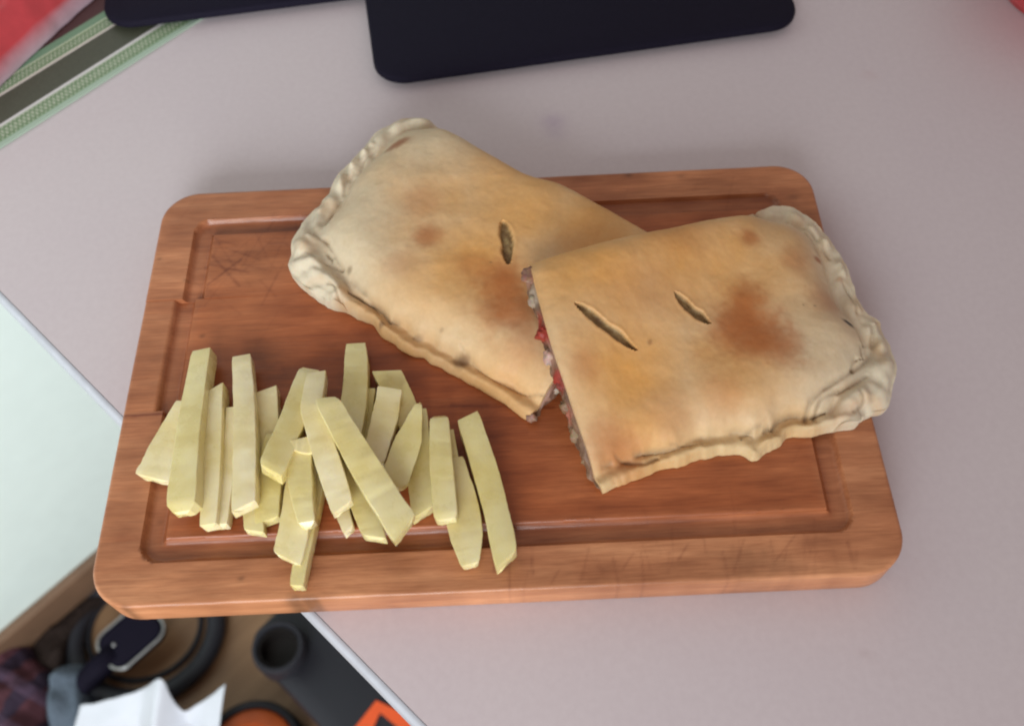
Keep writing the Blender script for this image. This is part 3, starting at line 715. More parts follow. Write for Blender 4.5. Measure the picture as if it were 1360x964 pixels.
# ------------------------------------------------------------------ potato fries
def fry(pts, widths, th=9.0, label='', roll=0.0, slant=(0.0, 0.0), seed=0, wedge=False, tip=(0.94, 0.94)):
    """pts: (px, py, height of centre above board in mm); widths in px at each point; th thickness in mm"""
    K = np.array([at(px, py, TH + h * 0.001) for px, py, h in pts])
    wm = 0.93 * np.array([w / F * np.linalg.norm(CW - k) for w, k in zip(widths, K)])
    n = 29
    tt = np.linspace(0, 1, len(K)); q = np.linspace(0, 1, n)
    if len(K) > 2:
        ctr = np.stack([np.interp(q, tt, K[:, j]) for j in range(3)], 1)
        for _ in range(2): ctr[1:-1] = (ctr[:-2] + 2 * ctr[1:-1] + ctr[2:]) / 4
    else:
        ctr = np.stack([np.interp(q, tt, K[:, j]) for j in range(3)], 1)
    wd = np.interp(q, tt, wm)
    rs = np.random.RandomState(seed + 100)
    side0 = None; V = []; ringn = 16
    bend = rs.uniform(-0.0018, 0.0018)
    for i in range(n):
        t = ctr[min(i + 1, n - 1)] - ctr[max(i - 1, 0)]; t /= np.linalg.norm(t)
        sd = np.cross(t, [0, 0, 1.0]); sd /= np.linalg.norm(sd); upv = np.cross(sd, t)
        ca, sa = math.cos(roll), math.sin(roll)
        s2_, u2_ = sd * ca + upv * sa, upv * ca - sd * sa
        e = min(q[i], 1 - q[i])
        tp = tip[0] if q[i] < 0.5 else tip[1]
        endk = tp + (1 - tp) * min(1, e / 0.05) ** 0.5
        hw = wd[i] / 2 * endk * (1 + rs.uniform(-0.008, 0.008) + 0.09 * float(fbm(np.array(q[i] * 6), np.array(seed * 1.7), 5))); hh = th * 0.00042 * endk * (1 + 0.05 * float(fbm(np.array(q[i] * 2.5), np.array(seed * 2.3), 6)))
        c = ctr[i] + s2_ * bend * math.sin(math.pi * q[i])
        sl = slant[0] * (1 - min(1, q[i] / 0.12)) + slant[1] * (1 - min(1, (1 - q[i]) / 0.12))
        rad = 0.10 * min(hw, hh)
        for cx, cy, a0 in ((1, 1, 0), (-1, 1, 90), (-1, -1, 180), (1, -1, 270)):
            hx = hw * (0.80 if (wedge and cy < 0) else 1.0)
            for a in (4, 32, 58, 86):
                an = math.radians(a0 + a)
                lx = cx * (hx - rad) + rad * math.cos(an); ly = cy * (hh - rad) + rad * math.sin(an)
                V.append(c + s2_ * lx + u2_ * ly + t * (lx * sl) + rs.normal(0, 0.00003, 3))
    fc = []
    for i in range(n - 1):
        for k in range(ringn):
            k2 = (k + 1) % ringn
            fc.append((i * ringn + k, i * ringn + k2, (i + 1) * ringn + k2, (i + 1) * ringn + k))
    # rough cut ends
    for i, sgn in ((0, -1), (n - 1, 1)):
        t = ctr[1] - ctr[0] if i == 0 else ctr[-1] - ctr[-2]; t = t / np.linalg.norm(t) * sgn
        r0 = [i * ringn + k for k in range(ringn)]
        cen = np.mean([V[k] for k in r0], 0)
        st = len(V)
        for k in r0: V.append(cen + (V[k] - cen) * 0.55 + t * (0.0006 + rs.uniform(-0.0003, 0.0005)))
        V.append(cen + t * 0.0006); ce = len(V) - 1
        for k in range(ringn):
            k2 = (k + 1) % ringn
            fc.append((r0[k], r0[k2], st + k2, st + k)); fc.append((st + k, st + k2, ce))
    V = np.array(V)
    low = V[:, 2].min()
    if low < TH + 0.0002:
        V[:, 2] = np.maximum(V[:, 2], TH + 0.0002)
    c0 = V.mean(0); c0[2] = V[:, 2].min()
    me = bpy.data.meshes.new('french_fry'); me.from_pydata([tuple(p - c0) for p in V], [], fc)
    bm = bmesh.new(); bm.from_mesh(me); bmesh.ops.recalc_face_normals(bm, faces=bm.faces); bm.to_mesh(me); bm.free()
    o = autosmooth(link('french_fry', me, M['fry']), 24); o.location = tuple(c0)
    tag(o, label, 'fries', 'potato fries heaped on the board')
    return o
FR = [
 # bottom layer, lying on the board
 dict(pts=[(241, 536, 5), (224, 585, 4.5), (205, 637, 4)], widths=[10, 34, 50], th=8, label='wide leaf-shaped fry at the heap edge farthest from the bread', slant=(0, -.1), wedge=True),
 dict(pts=[(309, 545, 5), (303, 620, 5), (297, 699, 5)], widths=[13, 17, 15], th=9, label='slim yellow fry mostly hidden between two upright fries'),
 dict(pts=[(323, 590, 5), (330, 650, 5), (340, 708, 5)], widths=[28, 30, 26], th=9, label='fry lying beneath the straight pale fry, only its wet lower end showing', slant=(0, -.5)),
 dict(pts=[(355, 521, 6), (350, 590, 5), (345, 650, 5)], widths=[32, 36, 32], th=9, label='broad flat fry with a notched upper end behind the straight pale fry', slant=(0.35, 0)),
 dict(pts=[(372, 580, 6), (364, 640, 6), (357, 694, 5)], widths=[34, 36, 32], th=10, label='blunt fry lying crosswise under the fry with the bright cut end', slant=(0, .4)),
 dict(pts=[(428, 615, 5), (412, 700, 5), (396, 780, 5)], widths=[22, 24, 19], th=9, label='slender fry reaching out over the groove to the board rim'),
 dict(pts=[(452, 630, 5), (458, 672, 5), (464, 706, 5)], widths=[22, 22, 15], th=9, label='short stub of fry just peeping out beneath two larger fries', slant=(0, .6)),
 dict(pts=[(474, 610, 5.5), (486, 665, 5), (499, 716, 5)], widths=[34, 38, 30], th=10, label='fry with a pointed lower end under the long diagonal fry', slant=(0, -.5)),
 dict(pts=[(514, 497, 5.5), (530, 530, 5), (548, 570, 5)], widths=[38, 36, 34], th=10, label='fry with a wide square top lying nearest the long bread seam', slant=(-.45, 0)),
 dict(pts=[(556, 548, 5), (560, 620, 5), (562, 684, 5)], widths=[26, 36, 30], th=10, label='fry with a cut-off corner below the pointed triangular fry', slant=(0, .6)),
 dict(pts=[(600, 612, 5), (606, 665, 5), (617, 720, 5), (625, 751, 4.5)], widths=[34, 52, 46, 26], th=9, label='wide rounded spoon-shaped fry under a narrower upright one', wedge=True),
 dict(pts=[(597, 575, 5), (603, 605, 5), (609, 634, 5)], widths=[13, 12, 7], th=8, label='thin sliver of fry beside the last two fries near the bread'),
 dict(pts=[(622, 558, 6.5), (648, 655, 6.5), (673, 746, 6.5)], widths=[33, 36, 36], th=12.5, label='separate straight fry lying alone beside the heap, closest to the overlapping bread half', slant=(.25, .55)),
 dict(pts=[(492, 520, 5), (487, 560, 5), (480, 610, 5)], widths=[18, 18, 16], th=9, label='dark shaded fry wedged in the gap between two upright fries'),
 dict(pts=[(443, 545, 5), (458, 605, 5), (474, 665, 5)], widths=[22, 24, 22], th=9, label='fry in shade squeezed between the bent fry and the long diagonal fry'),
 dict(pts=[(402, 590, 15), (406, 645, 16), (410, 700, 14.5)], widths=[30, 33, 22], th=10, label='round-tipped yellow fry in the middle of the heap', tip=(.8, .55)),
 # second layer
 dict(pts=[(291, 519, 7), (284, 610, 8), (281, 700, 7)], widths=[19, 24, 24], th=11, label='narrow upright fry next to the long glistening one', roll=-.1, slant=(.5, 0)),
 dict(pts=[(404, 610, 8), (392, 680, 9), (384, 744, 7)], widths=[38, 44, 40], th=10, label='thick fry with a wet glistening lower end over the groove', slant=(0, -.45)),
 dict(pts=[(384, 594, 18), (410, 591, 18), (440, 588, 16)], widths=[12, 26, 26], th=8, label='short fry lying sideways with its pointed tip out', tip=(.5, .8)),
 dict(pts=[(474, 462, 6), (470, 520, 9), (464, 590, 12)], widths=[28, 37, 34], th=10, label='upright fry with a square end standing out of the heap towards the bread'),
 dict(pts=[(518, 520, 13), (509, 560, 13), (495, 615, 12)], widths=[36, 36, 34], th=10, label='pale square-ended fry behind the long diagonal fry', roll=.12),
 dict(pts=[(558, 537, 15), (543, 585, 14), (522, 648, 12)], widths=[8, 38, 40], th=8, label='pointed triangular fry leaning on the heap', slant=(0, .2), wedge=True, tip=(.4, .8)),
 dict(pts=[(584, 556, 12), (587, 620, 14), (593, 692, 13)], widths=[26, 33, 34], th=10, label='upright fry resting on the wide spoon-shaped fry', tip=(.6, .8)),
 # top layer
 dict(pts=[(272, 470, 8), (259, 570, 13), (245, 682, 14)], widths=[28, 34, 44], th=11, label='long glistening fry widening to a rounded wet end', roll=-.16, tip=(.9, .6)),
 dict(pts=[(323, 478, 8), (324, 570, 14), (326, 676, 15)], widths=[26, 31, 33], th=10, label='straight pale fry with a dark dot near its narrow top', slant=(0, .35)),
 dict(pts=[(413, 496, 9), (390, 560, 15), (361, 630, 19)], widths=[30, 37, 38], th=12, label='stout fry leaning over others with a bright cut end', roll=.12, slant=(0, -.3), tip=(.75, .85)),
 dict(pts=[(422, 500, 14), (413, 545, 19), (434, 612, 19), (456, 676, 17)], widths=[27, 30, 35, 34], th=9, label='bent fry with a kink near its upper end', slant=(.2, .3)),
 dict(pts=[(434, 532, 24), (486, 618, 23), (538, 704, 19)], widths=[31, 40, 46], th=10, label='long bright fry lying diagonally on top of the heap', slant=(-.5, .45), tip=(.75, .95)),
]
for k, d in enumerate(FR): fry(seed=k * 7, **d)

# ------------------------------------------------------------------ things at the back of the table
def rr_outline(cx, cy, hx, hy, r, ang, n=10):
    out = []
    for sx, sy, a0 in ((1, 1, 0), (-1, 1, 90), (-1, -1, 180), (1, -1, 270)):
        for k in range(n + 1):
            a = math.radians(a0 + 90 * k / n)
            x = sx * (hx - r) + r * math.cos(a); y = sy * (hy - r) + r * math.sin(a)
            out.append((cx + x * math.cos(ang) - y * math.sin(ang), cy + x * math.sin(ang) + y * math.cos(ang)))
    return out
def plate(name, outline, levels, mat, parent=None):
    """levels: (z, inset) from bottom to top"""
    o = np.array(outline); n = len(o)
    d = np.roll(o, -1, 0) - np.roll(o, 1, 0); d /= np.linalg.norm(d, axis=1)[:, None]
    inn = np.stack([-d[:, 1], d[:, 0]], 1)
    V = []; fc = []
    for z, ins in levels:
        for p, q in zip(o, inn): V.append((*(p + q * ins), z))
    for l in range(len(levels) - 1):
        for k in range(n):
            k2 = (k + 1) % n; fc.append((l * n + k, l * n + k2, (l + 1) * n + k2, (l + 1) * n + k))
    fc.append(list(range(n))[::-1]); fc.append([(len(levels) - 1) * n + k for k in range(n)])
    return autosmooth(pydata(name, V, fc, mat, parent), 40)
def slab(pl, pr, width, depth, z0, th, label):
    """black slab whose front edge runs through the two pixels"""
    a = at(*pl, z0 + th * 0.5)[:2]; b = at(*pr, z0 + th * 0.5)[:2]
    d = (b - a) / np.linalg.norm(b - a); nrm = np.array([-d[1], d[0]])
    c = (a + b) / 2 if width is None else a + d * width / 2
    wdt = np.linalg.norm(b - a) if width is None else width
    c = c + nrm * depth / 2
    ang = math.atan2(d[1], d[0])
    root = empty('device_stand', (c[0], c[1], 0), 0)
    plate('body', rr_outline(c[0], c[1], wdt / 2, depth / 2, 0.022, ang), [(z0, .0015), (z0 + .0015, 0), (z0 + th - .003, 0), (z0 + th - .001, .0008), (z0 + th, .003)], M['black'], root)
    for sx in (-1, 1):
        for sy in (-1, 1):
            p = c + d * sx * (wdt / 2 - .03) + nrm * sy * (depth / 2 - .03)
            bm = bmesh.new(); bmesh.ops.create_cone(bm, cap_ends=True, segments=20, radius1=.008, radius2=.009, depth=z0, matrix=Matrix.Translation((p[0], p[1], z0 / 2)))
            from_bm('foot', bm, M['rubber'], root)
    return tag(root, label, 'stand', 'black stands at the back of the table')
slab((500, 114), (1068, 34), None, 0.20, 0.004, 0.0065, 'flat black rounded slab behind the crimped bread end, on bare table')
slab((136, 39), (432, 1), 0.25, 0.20, 0.004, 0.0065, 'flat black rounded slab lying across the green-bordered printed mat')

# printed mat with ornamental bands, parallel to the wall
nA0 = float(E1 @ at(0, 199, 0.0))
def mat_print():
    t = NT('ornament_print', 0.45, 0.4)
    tc = t.node('ShaderNodeTexCoord'); sp = t.node('ShaderNodeSeparateXYZ'); t.l.new(tc.outputs['Object'], sp.inputs[0])
    xx, yy = sp.outputs[0], sp.outputs[1]                # x along, y across from the front edge (m)
    def band(a, b):
        return t.math('MULTIPLY', t.math('GREATER_THAN', yy, a), t.math('LESS_THAN', yy, b))
    nz = t.noise(tc.outputs['Object'], 900, 3)
    def guill(vc, amp, k):
        r = None
        for phs in (0.0, 2.1, 4.2):
            s = t.math('MULTIPLY', t.math('SINE', t.math('MULTIPLY_ADD', xx, k, phs)), amp)
            d = t.math('ABSOLUTE', t.math('SUBTRACT', t.math('SUBTRACT', yy, vc), s))
            m_ = t.math('LESS_THAN', d, 0.00085)
            r = m_ if r is None else t.math('MAXIMUM', r, m_)
        return r
    ground = t.ramp(nz, [(0.3, (0.30, 0.36, 0.25)), (0.7, (0.44, 0.46, 0.36))])
    c = t.mix(band(-.01, .0035), ground, (0.36, 0.45, 0.36))
    c = t.mix(t.math('MULTIPLY', guill(.0095, .0042, 640), band(.004, .016)), c, (0.10, 0.19, 0.075))
    c = t.mix(band(.0036, .0043), c, (0.14, 0.26, 0.12))
    c = t.mix(band(.0158, .0180), c, (0.66, 0.62, 0.62))
    c = t.mix(band(.0180, .0410), c, t.ramp(nz, [(0.3, (0.055, 0.057, 0.038)), (0.7, (0.075, 0.077, 0.053))]))
    c = t.mix(band(.0410, .0430), c, (0.62, 0.55, 0.50))
    c = t.mix(t.math('MULTIPLY', guill(.0478, .0036, 640), band(.0436, .052)), c, (0.10, 0.19, 0.075))
    c = t.mix(band(.0520, .0532), c, (0.52, 0.56, 0.40))
    c = t.mix(band(.0532, .0600), c, t.ramp(t.math('FRACT', t.math('MULTIPLY', yy, 420)), [(0.4, (0.12, 0.24, 0.14)), (0.6, (0.22, 0.32, 0.22))]))
    c = t.mix(band(.0600, .2), c, (0.075, 0.030, 0.030))
    t.color(c)
    return t.m
mp_ = mat_print()
bm = bmesh.new()
L_ = 0.62; wd_ = -(WALL_A - nA0) - 0.02
res = bmesh.ops.create_cube(bm, size=1.0)
for vtx in bm.verts:
    vtx.co = Vector(((vtx.co.x) * L_, (vtx.co.y + 0.5) * wd_, (vtx.co.z + 0.5) * 0.0014 + 0.0003))
me = bpy.data.meshes.new('printed_mat'); bm.to_mesh(me); bm.free()
pm = link('printed_mat', me, mp_, None, False)
org = E1 * nA0 + E2 * 0.18
pm.location = (org[0], org[1], 0); pm.rotation_euler = (0, 0, math.radians(45))
tag(pm, 'printed mat with green ornamental bands and a dark olive stripe between white lines', 'mat')

# red and white wrapper at the corner, a puffed film pack
def wrapper():
    n = 90; m_ = 70
    s = np.linspace(-1, 1, n); t = np.linspace(-1, 1, m_)
    S, T = np.meshgrid(s, t, indexing='ij')
    LX, LY = 0.15, 0.062
    pa = at(0, 112, 0.004)[:2]; pb = at(122, 0, 0.004)[:2]
    dd = (pb - pa) / np.linalg.norm(pb - pa); ang = math.atan2(dd[1], dd[0])
    cc = (pa + pb) / 2 + np.array([-dd[1], dd[0]]) * LY
    root_loc = (cc[0], cc[1], 0.0022)
    wr = fbm(S * 3.0, T * 2.2, 5, 4)
    hx = np.sqrt(np.clip(1 - S ** 4, 0, 1)) * np.clip(1 - np.abs(T) ** 2.4, 0, 1) ** 0.6
    Zt = 0.046 * hx * (1 + 0.25 * wr) + 0.0035 * fbm(S * 8, T * 7, 15) * hx + 0.0012
    lx = S * LX * (1 + 0.02 * fbm(T * 4, S * 0, 2)); ly = T * LY * (1 + 0.03 * fbm(S * 5, T * 0, 3))
    ca, sa = math.cos(ang), math.sin(ang)
    # lower film
    stripe = smooth(-0.02, 0.02, T + 0.975 + 0.02 * wr)         # front seal is clear
    c_red = np.array([0.50, 0.045, 0.055]); c_seal = np.array([0.46, 0.33, 0.38]); c_wht = np.array([0.60, 0.50, 0.60])
    Cc = c_seal * (1 - stripe[..., None]) + c_red * stripe[..., None]
    band = smooth(0.03, 0.0, np.abs(T + 0.33 + 0.10 * np.sin(S * 3 + 1)) - 0.07)[..., None]
    Cc = Cc * (1 - band) + np.array([0.45, .37, .34]) * band
    lett = smooth(-0.04, 0.04, fbm(S * 8, T * 6 + 3, 9, 2))[..., None] * smooth(-0.66, -0.60, T)[..., None]
    Cc = Cc * (1 - lett) + c_wht * lett
    V1 = np.stack([lx * ca - ly * sa, lx * sa + ly * ca, Zt], -1).reshape(-1, 3)
    V2 = np.stack([lx * ca - ly * sa, lx * sa + ly * ca, 0 * Zt + 0.0002], -1).reshape(-1, 3)
    ii = np.arange(n * m_).reshape(n, m_)
    f1 = np.stack([ii[:-1, :-1], ii[1:, :-1], ii[1:, 1:], ii[:-1, 1:]], -1).reshape(-1, 4)
    f2 = f1[:, ::-1] + n * m_
    ring = list(ii[:, 0]) + list(ii[-1, 1:]) + list(ii[-2::-1, -1]) + list(ii[0, -2:0:-1])
    fs = f1.tolist() + f2.tolist() + [(ring[(k + 1) % len(ring)], ring[k], ring[k] + n * m_, ring[(k + 1) % len(ring)] + n * m_) for k in range(len(ring))]
    o = pydata('snack_wrapper', np.vstack([V1, V2]), fs, M['film'], None, True, np.vstack([Cc.reshape(-1, 3)] * 2))
    o.location = root_loc
    tag(o, 'puffed red and white plastic wrapper lying on the printed mat', 'wrapper')
wrapper()

# red bowl whose rim just reaches into the picture
def lathe(name, prof_, c, mat, parent=None, seg=56):
    V = []; fc = []
    for r, z in prof_:
        for k in range(seg):
            a = 2 * math.pi * k / seg; V.append((c[0] + r * math.cos(a), c[1] + r * math.sin(a), c[2] + z))
    for l in range(len(prof_) - 1):
        for k in range(seg):
            k2 = (k + 1) % seg; fc.append((l * seg + k, l * seg + k2, (l + 1) * seg + k2, (l + 1) * seg + k))
    fc.append(list(range(seg))[::-1])
    fc.append([(len(prof_) - 1) * seg + k for k in range(seg)])
    return autosmooth(pydata(name, V, fc, mat, parent), 45)
q = at(1366, -16, 0.045)
cb = (q[0] + 0.055, q[1] + 0.048, 0.0)
bowl = lathe('bowl', [(0.035, 0.0003), (0.038, .002), (0.040, 0.006), (0.058, 0.022), (0.070, 0.045), (0.0725, 0.0455), (0.0725, 0.044), (0.0705, .0435), (0.067, 0.043), (0.056, 0.023), (0.036, 0.008), (0.001, 0.007)], cb, M['redgloss'])
tag(bowl, 'red plastic bowl, only its rim showing at the table corner', 'bowl')

# ------------------------------------------------------------------ things on the floor
def fl_at(px, py, z=0.0): return at(px, py, FLOOR + z)
def tube(name, pts, rad, mat, parent=None, seg=12, closed=False):
    pts = np.array(pts); n = len(pts); V = []; fc = []
    rad = np.broadcast_to(rad, (n,))
    for i in range(n):
        if closed: t = pts[(i + 1) % n] - pts[i - 1]
        else: t = pts[min(i + 1, n - 1)] - pts[max(i - 1, 0)]
        t = t / np.linalg.norm(t); a = np.cross(t, [0, 0, 1.0])
        if np.linalg.norm(a) < 1e-3: a = np.array([1.0, 0, 0])
        a /= np.linalg.norm(a); b = np.cross(a, t)
        for k in range(seg):
            an = 2 * math.pi * k / seg; V.append(pts[i] + rad[i] * (a * math.cos(an) + b * math.sin(an)))
    for i in range(n if closed else n - 1):
        j = (i + 1) % n
        for k in range(seg):
            k2 = (k + 1) % seg; fc.append((i * seg + k, i * seg + k2, j * seg + k2, j * seg + k))
    if not closed:
        fc.append(list(range(seg))[::-1]); fc.append([(n - 1) * seg + k for k in range(seg)])
    return pydata(name, V, fc, mat, parent)
# black coil of hose on the floor: a thick turn and a thin turn
c = fl_at(198, 842)
rx = np.linalg.norm(fl_at(290, 842) - c)
hoop = empty('hose_coil', (c[0], c[1], FLOOR))
th_ = np.linspace(0, 2 * math.pi, 72, endpoint=False)
tube('thick_loop', [(c[0] + rx * 1.0 * math.cos(a), c[1] + rx * 0.92 * math.sin(a), FLOOR + 0.0125) for a in th_], 0.012, M['charcoal'], hoop, 12, True)
tube('thin_loop', [(c[0] - 0.005 + rx * 0.80 * math.cos(a), c[1] + 0.006 + rx * 0.72 * math.sin(a), FLOOR + 0.0038) for a in th_], 0.0035, M['charcoal'], hoop, 10, True)
tag(hoop, 'dark hose coiled in a ring on the brown floor', 'hose')
# handheld device with silver trim lying inside the coil, on the hose
def gadget():
    c = fl_at(176, 846, 0.035); ang = math.atan2(*(fl_at(212, 815, .035) - fl_at(128, 888, .035))[[1, 0]])
    z = FLOOR + 0.0245
    root = empty('handheld_device', (c[0], c[1], FLOOR + 0.024))
    plate('body', rr_outline(c[0], c[1], 0.036, 0.027, 0.016, ang), [(z, .002), (z + .003, 0), (z + .016, 0), (z + .020, .003), (z + .0205, .006)], M['black'], root)
    d = np.array([math.cos(ang), math.sin(ang)]); nn = np.array([-d[1], d[0]])
    o = rr_outline(c[0], c[1], 0.0372, 0.0282, 0.017, ang)
    tube('silver_trim', [(x, y, z + .0165) for x, y in o], 0.0017, M['silver'], root, 8, True)
    e0 = c[:2] - d * 0.036
    tube('handle', [(*(e0 + d * .01), z + .009), (*(e0 - d * 0.015), z + .008), (*(e0 - d * 0.035), z + .0045), (*(e0 - d * 0.05), z + .001)], [0.016, .015, .014, .0125], M['black'], root, 14)
    b = c[:2] - d * 0.020 + nn * 0.004
    bm = bmesh.new(); bmesh.ops.create_uvsphere(bm, u_segments=12, v_segments=8, radius=.0024, matrix=Matrix.Translation((b[0], b[1], z + .0205)))
    from_bm('button', bm, M['silver'], root)
    tag(root, 'black rounded handheld device with silver trim lying on the coiled hose', 'device')
gadget()
# slate blue sock-like roll
def cloth(name, outline_px, hgt, mat, label, cat, seed, cols=None, amp=0.5, z0=0.0):
    """a soft heap: radial grid inside a traced floor outline"""
    o = np.array([fl_at(px, py, z0)[:2] for px, py in outline_px]); c = o.mean(0)
    oc, _ = resample(list(o) + [o[0]], 96); oc = oc[:-1]; n = len(oc); m_ = 34
    V = []; fr = np.linspace(1, 0.02, m_)
    R_ = fr[:, None, None]; P = c + (oc - c)[None] * R_
    h = hgt * prof(1 - fr, 0.55)[:, None] * (1 + amp * fbm(P[..., 0] * 22, P[..., 1] * 22, seed, 4)) + 0.002
    h[0] = 0.0006
    ridg = np.abs(fbm(P[..., 0] * 16 + 3, P[..., 1] * 16, seed + 4, 3)); h = h * (0.72 + 0.75 * ridg)
    V = np.concatenate([P, (FLOOR + z0 + np.maximum(h, .0006))[..., None]], -1).reshape(-1, 3)
    ii = np.arange(m_ * n).reshape(m_, n); fc = []
    for i in range(m_ - 1):
        for k in range(n):
            k2 = (k + 1) % n; fc.append((ii[i, k], ii[i, k2], ii[i + 1, k2], ii[i + 1, k]))
    fc.append(list(ii[-1])); fc.append(list(ii[0])[::-1])
    fc = [tuple(int(a) for a in f_) for f_ in fc]
    ob = pydata(name, V - np.array([c[0], c[1], FLOOR]), fc, mat)
    ob.location = (c[0], c[1], FLOOR)
    tag(ob, label, cat)
    return ob
def mat_plaid():
    t = NT('plaid_cloth', 0.9, 0.15); v = t.coord('Object', (1, 1, 1), (0, 0, 0.5))
    sp = t.node('ShaderNodeSeparateXYZ'); t.l.new(v, sp.inputs[0])
    a = t.math('FRACT', t.math('MULTIPLY', sp.outputs[0], 24)); b = t.math('FRACT', t.math('MULTIPLY', sp.outputs[1], 24))
    c = t.mix(t.math('LESS_THAN', a, 0.38), (0.105, 0.040, 0.050), (0.045, 0.030, 0.050))
    c = t.mix(t.math('MULTIPLY', t.math('LESS_THAN', b, 0.34), 0.6), c, (0.16, 0.10, 0.16))
    n = t.noise(v, 45, 4)
    t.color(t.mix(1.0, c, t.ramp(n, [(0.3, (.6, .6, .6)), (.7, (1.2, 1.2, 1.2))]), 'MULTIPLY')); t.bump(t.noise(v, 500, 3), .4, .001)
    return t.m
cloth('crumpled_garment', [(-90, 850), (-10, 836), (35, 846), (62, 880), (84, 905), (86, 960), (70, 1010), (-90, 1020)], 0.075, mat_plaid(), 'crumpled dark maroon plaid garment on the floor by the wall', 'garment', 4)
cloth('folded_sock', [(84, 905), (100, 888), (120, 884), (132, 893), (130, 925), (124, 985), (82, 1000), (78, 950)], 0.045, M['sock'], 'slate blue sock between the plaid garment and the white paper', 'sock', 12, amp=.2)
# dark heap added to stand in for the shade below the baseboard
cloth('shade_heap', [(36, 868), (84, 828), (128, 792), (150, 790), (122, 826), (104, 856), (92, 900), (60, 900)], 0.030, plain('painted_shade_brown', (0.030, 0.020, 0.017), 0.95, 0.1, .3, 200, .4), 'dark brown heap added as shade on the floor below the baseboard', 'painted shade', 21, amp=.3)

# crumpled white paper standing on the floor: folded sheet with two peaks
def paper():
    z = 0.0
    base = [fl_at(px, py, 0.0) for px, py in [(92, 985), (140, 990), (185, 1000), (215, 1012), (255, 1000), (285, 1012), (302, 1000)]]
    topp = [at(106, 938, FLOOR + .06), at(150, 931, FLOOR + .07), at(188, 918, FLOOR + .085), at(214, 896, FLOOR + .12), at(243, 950, FLOOR + .07), at(280, 922, FLOOR + .095), at(299, 908, FLOOR + .11)]
    n = 60; m_ = 22
    bs = np.array([[np.interp(t, np.linspace(0, 1, 7), [p[j] for p in base]) for j in range(3)] for t in np.linspace(0, 1, n)])
    tk = np.linspace(0, 1, 7); tt = np.linspace(0, 1, n)
    tp = np.stack([np.interp(tt, tk, [p[j] for p in topp]) for j in range(3)], 1)
    for _ in range(6): tp[1:-1] = (tp[:-2] + 2 * tp[1:-1] + tp[2:]) / 4
    V = []
    for i in range(n):
        for k in range(m_):
            t = k / (m_ - 1); p = bs[i] * (1 - t) + tp[i] * t
            b = math.sin(math.pi * t)
            off = (float(np.interp(tt[i], tk, [0, .004, .012, -.040, .036, -.006, -.030])) + 0.008 * float(fbm(tt[i] * 6, t * 4, 8))) * (1 - t) ** 0.7 * 1.3 + 0.004 * float(fbm(tt[i] * 7, t * 5, 18))
            V.append((p[0] + 0.2 * off, p[1] + off - 0.02 * b, max(p[2] + 0.004 * b, FLOOR + 0.001)))
    nn = len(V)
    V += [(x + .0002, y + 0.0006, zz) for x, y, zz in V]
    fc = []
    ii = np.arange(nn).reshape(n, m_)
    for i in range(n - 1):
        for k in range(m_ - 1):
            q = (int(ii[i, k]), int(ii[i + 1, k]), int(ii[i + 1, k + 1]), int(ii[i, k + 1]))
            fc.append(q); fc.append(tuple(nn + a for a in q[::-1]))
    ring = list(ii[:, 0]) + list(ii[-1, 1:]) + list(ii[-2::-1, -1]) + list(ii[0, -2:0:-1])
    for k in range(len(ring)):
        a, b = int(ring[k]), int(ring[(k + 1) % len(ring)]); fc.append((b, a, a + nn, b + nn))
    c0 = np.mean(V, 0); c0[2] = FLOOR
    o = pydata('paper_sheet', np.array(V) - c0, fc, M['paper'])
    o.location = tuple(c0)
    tag(o, 'crumpled white paper sheet with two raised peaks on the floor', 'paper')
paper()

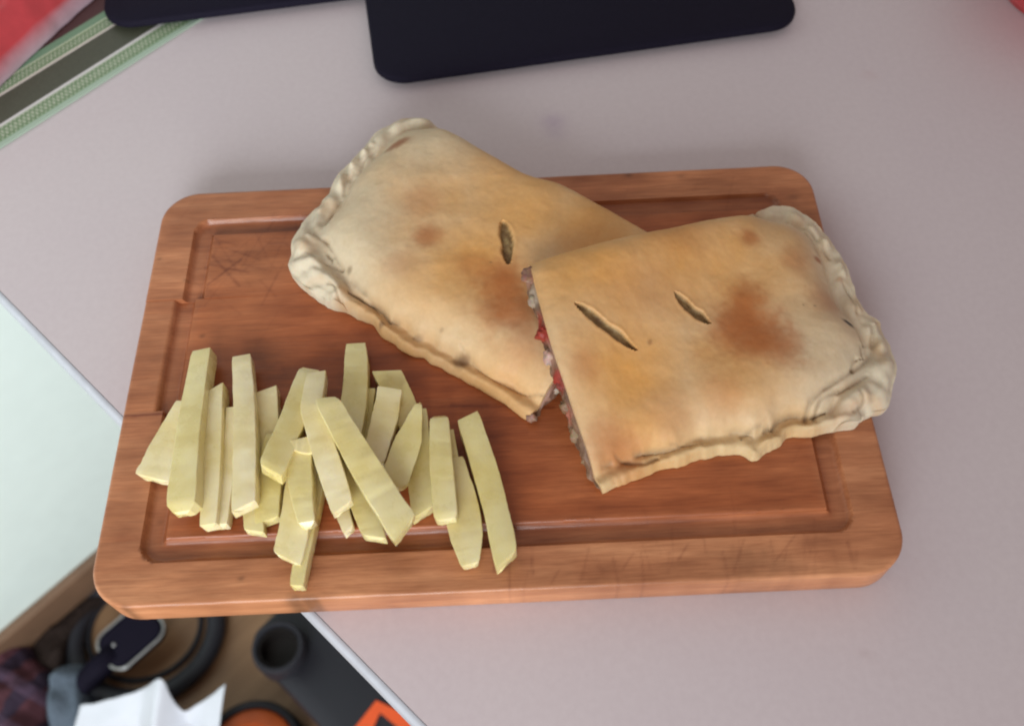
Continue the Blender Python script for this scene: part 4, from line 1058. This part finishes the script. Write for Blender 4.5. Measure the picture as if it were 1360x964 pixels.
# long black appliance beside the table edge with a round socket and an orange band
def appliance():
    z1 = 0.105
    a = fl_at(352, 868, z1)[:2]; b = fl_at(420, 822, z1)[:2]; c2 = fl_at(430, 985, z1)[:2]
    d = np.array([1, -1.0]) / math.sqrt(2); nn = np.array([1, 1.0]) / math.sqrt(2)
    e0 = fl_at(345, 880, z1)[:2]                 # along its left long side
    o_ = e0 + nn * 0.085
    root = empty('floor_appliance', (*(o_ + d * 0.15), FLOOR))
    ang = math.radians(-45)
    cc = o_ + d * 0.20
    plate('body', rr_outline(cc[0], cc[1], 0.235, 0.085, 0.026, ang), [(FLOOR + .0005, .004), (FLOOR + .006, 0), (FLOOR + z1 - .012, 0), (FLOOR + z1 - .003, .003), (FLOOR + z1, .010)], M['charcoal'], root)
    s = fl_at(368, 858, z1 + .026)
    sc = (s[0], s[1], FLOOR + z1 - 0.012)
    sock = lathe('socket', [(.030, 0), (.030, .028), (.029, .036), (.0275, .038), (.0245, .038), (.0235, .036), (.0225, .012), (.001, .0115)], sc, M['charcoal'], root, 40)
    lathe('socket_lining', [(.0222, .0122), (.0222, .034), (.0205, .034), (.0198, .016), (.001, .0155)], sc, M['darkhole'], sock, 36)
    # orange band: bent strip lying across the top
    p0 = fl_at(462, 978, z1)[:2]; p1 = fl_at(500, 930, z1)[:2]; p2 = fl_at(560, 958, z1)[:2]; p3 = fl_at(552, 985, z1)[:2]; p4 = fl_at(505, 946, z1)[:2]; p5 = fl_at(487, 985, z1)[:2]
    pts = [p5, p4, p3, p2, p1, p0]
    z = FLOOR + z1
    V = [(*p, z - .004) for p in pts] + [(*p, z + .0022) for p in pts]; k = len(pts)
    fc = [tuple(range(k))[::-1], tuple(range(k, 2 * k))] + [(i, (i + 1) % k, k + (i + 1) % k, k + i) for i in range(k)]
    bm = bmesh.new(); vs = [bm.verts.new(q) for q in V]
    for f_ in fc: bm.faces.new([vs[i] for i in f_])
    from_bm('orange_band', bm, M['orange'], root, False)
    tag(root, 'long charcoal appliance with a round socket and orange band below the table edge', 'appliance')
appliance()
# round device with black rim and dull orange lid
c = fl_at(332, 1000, 0.05)
disc = empty('round_device', (c[0], c[1], FLOOR))
r_ = np.linalg.norm(fl_at(402, 1000, .05) - c)
lathe('rim', [(r_ * .96, .0005), (r_, .006), (r_, .042), (r_ * .97, .049), (r_ * .90, .050), (r_ * .86, .047), (r_ * .855, .036), (.001, .0355)], (c[0], c[1], FLOOR), M['rubber'], disc)
lathe('lid', [(r_ * .84, .0362), (r_ * .84, .043), (r_ * .80, .0455), (r_ * .55, .0465), (r_ * .53, .040), (.001, .0395)], (c[0], c[1], FLOOR), M['rust'], disc)
tag(disc, 'round device with dull orange lid and black rim beside the white paper', 'device')
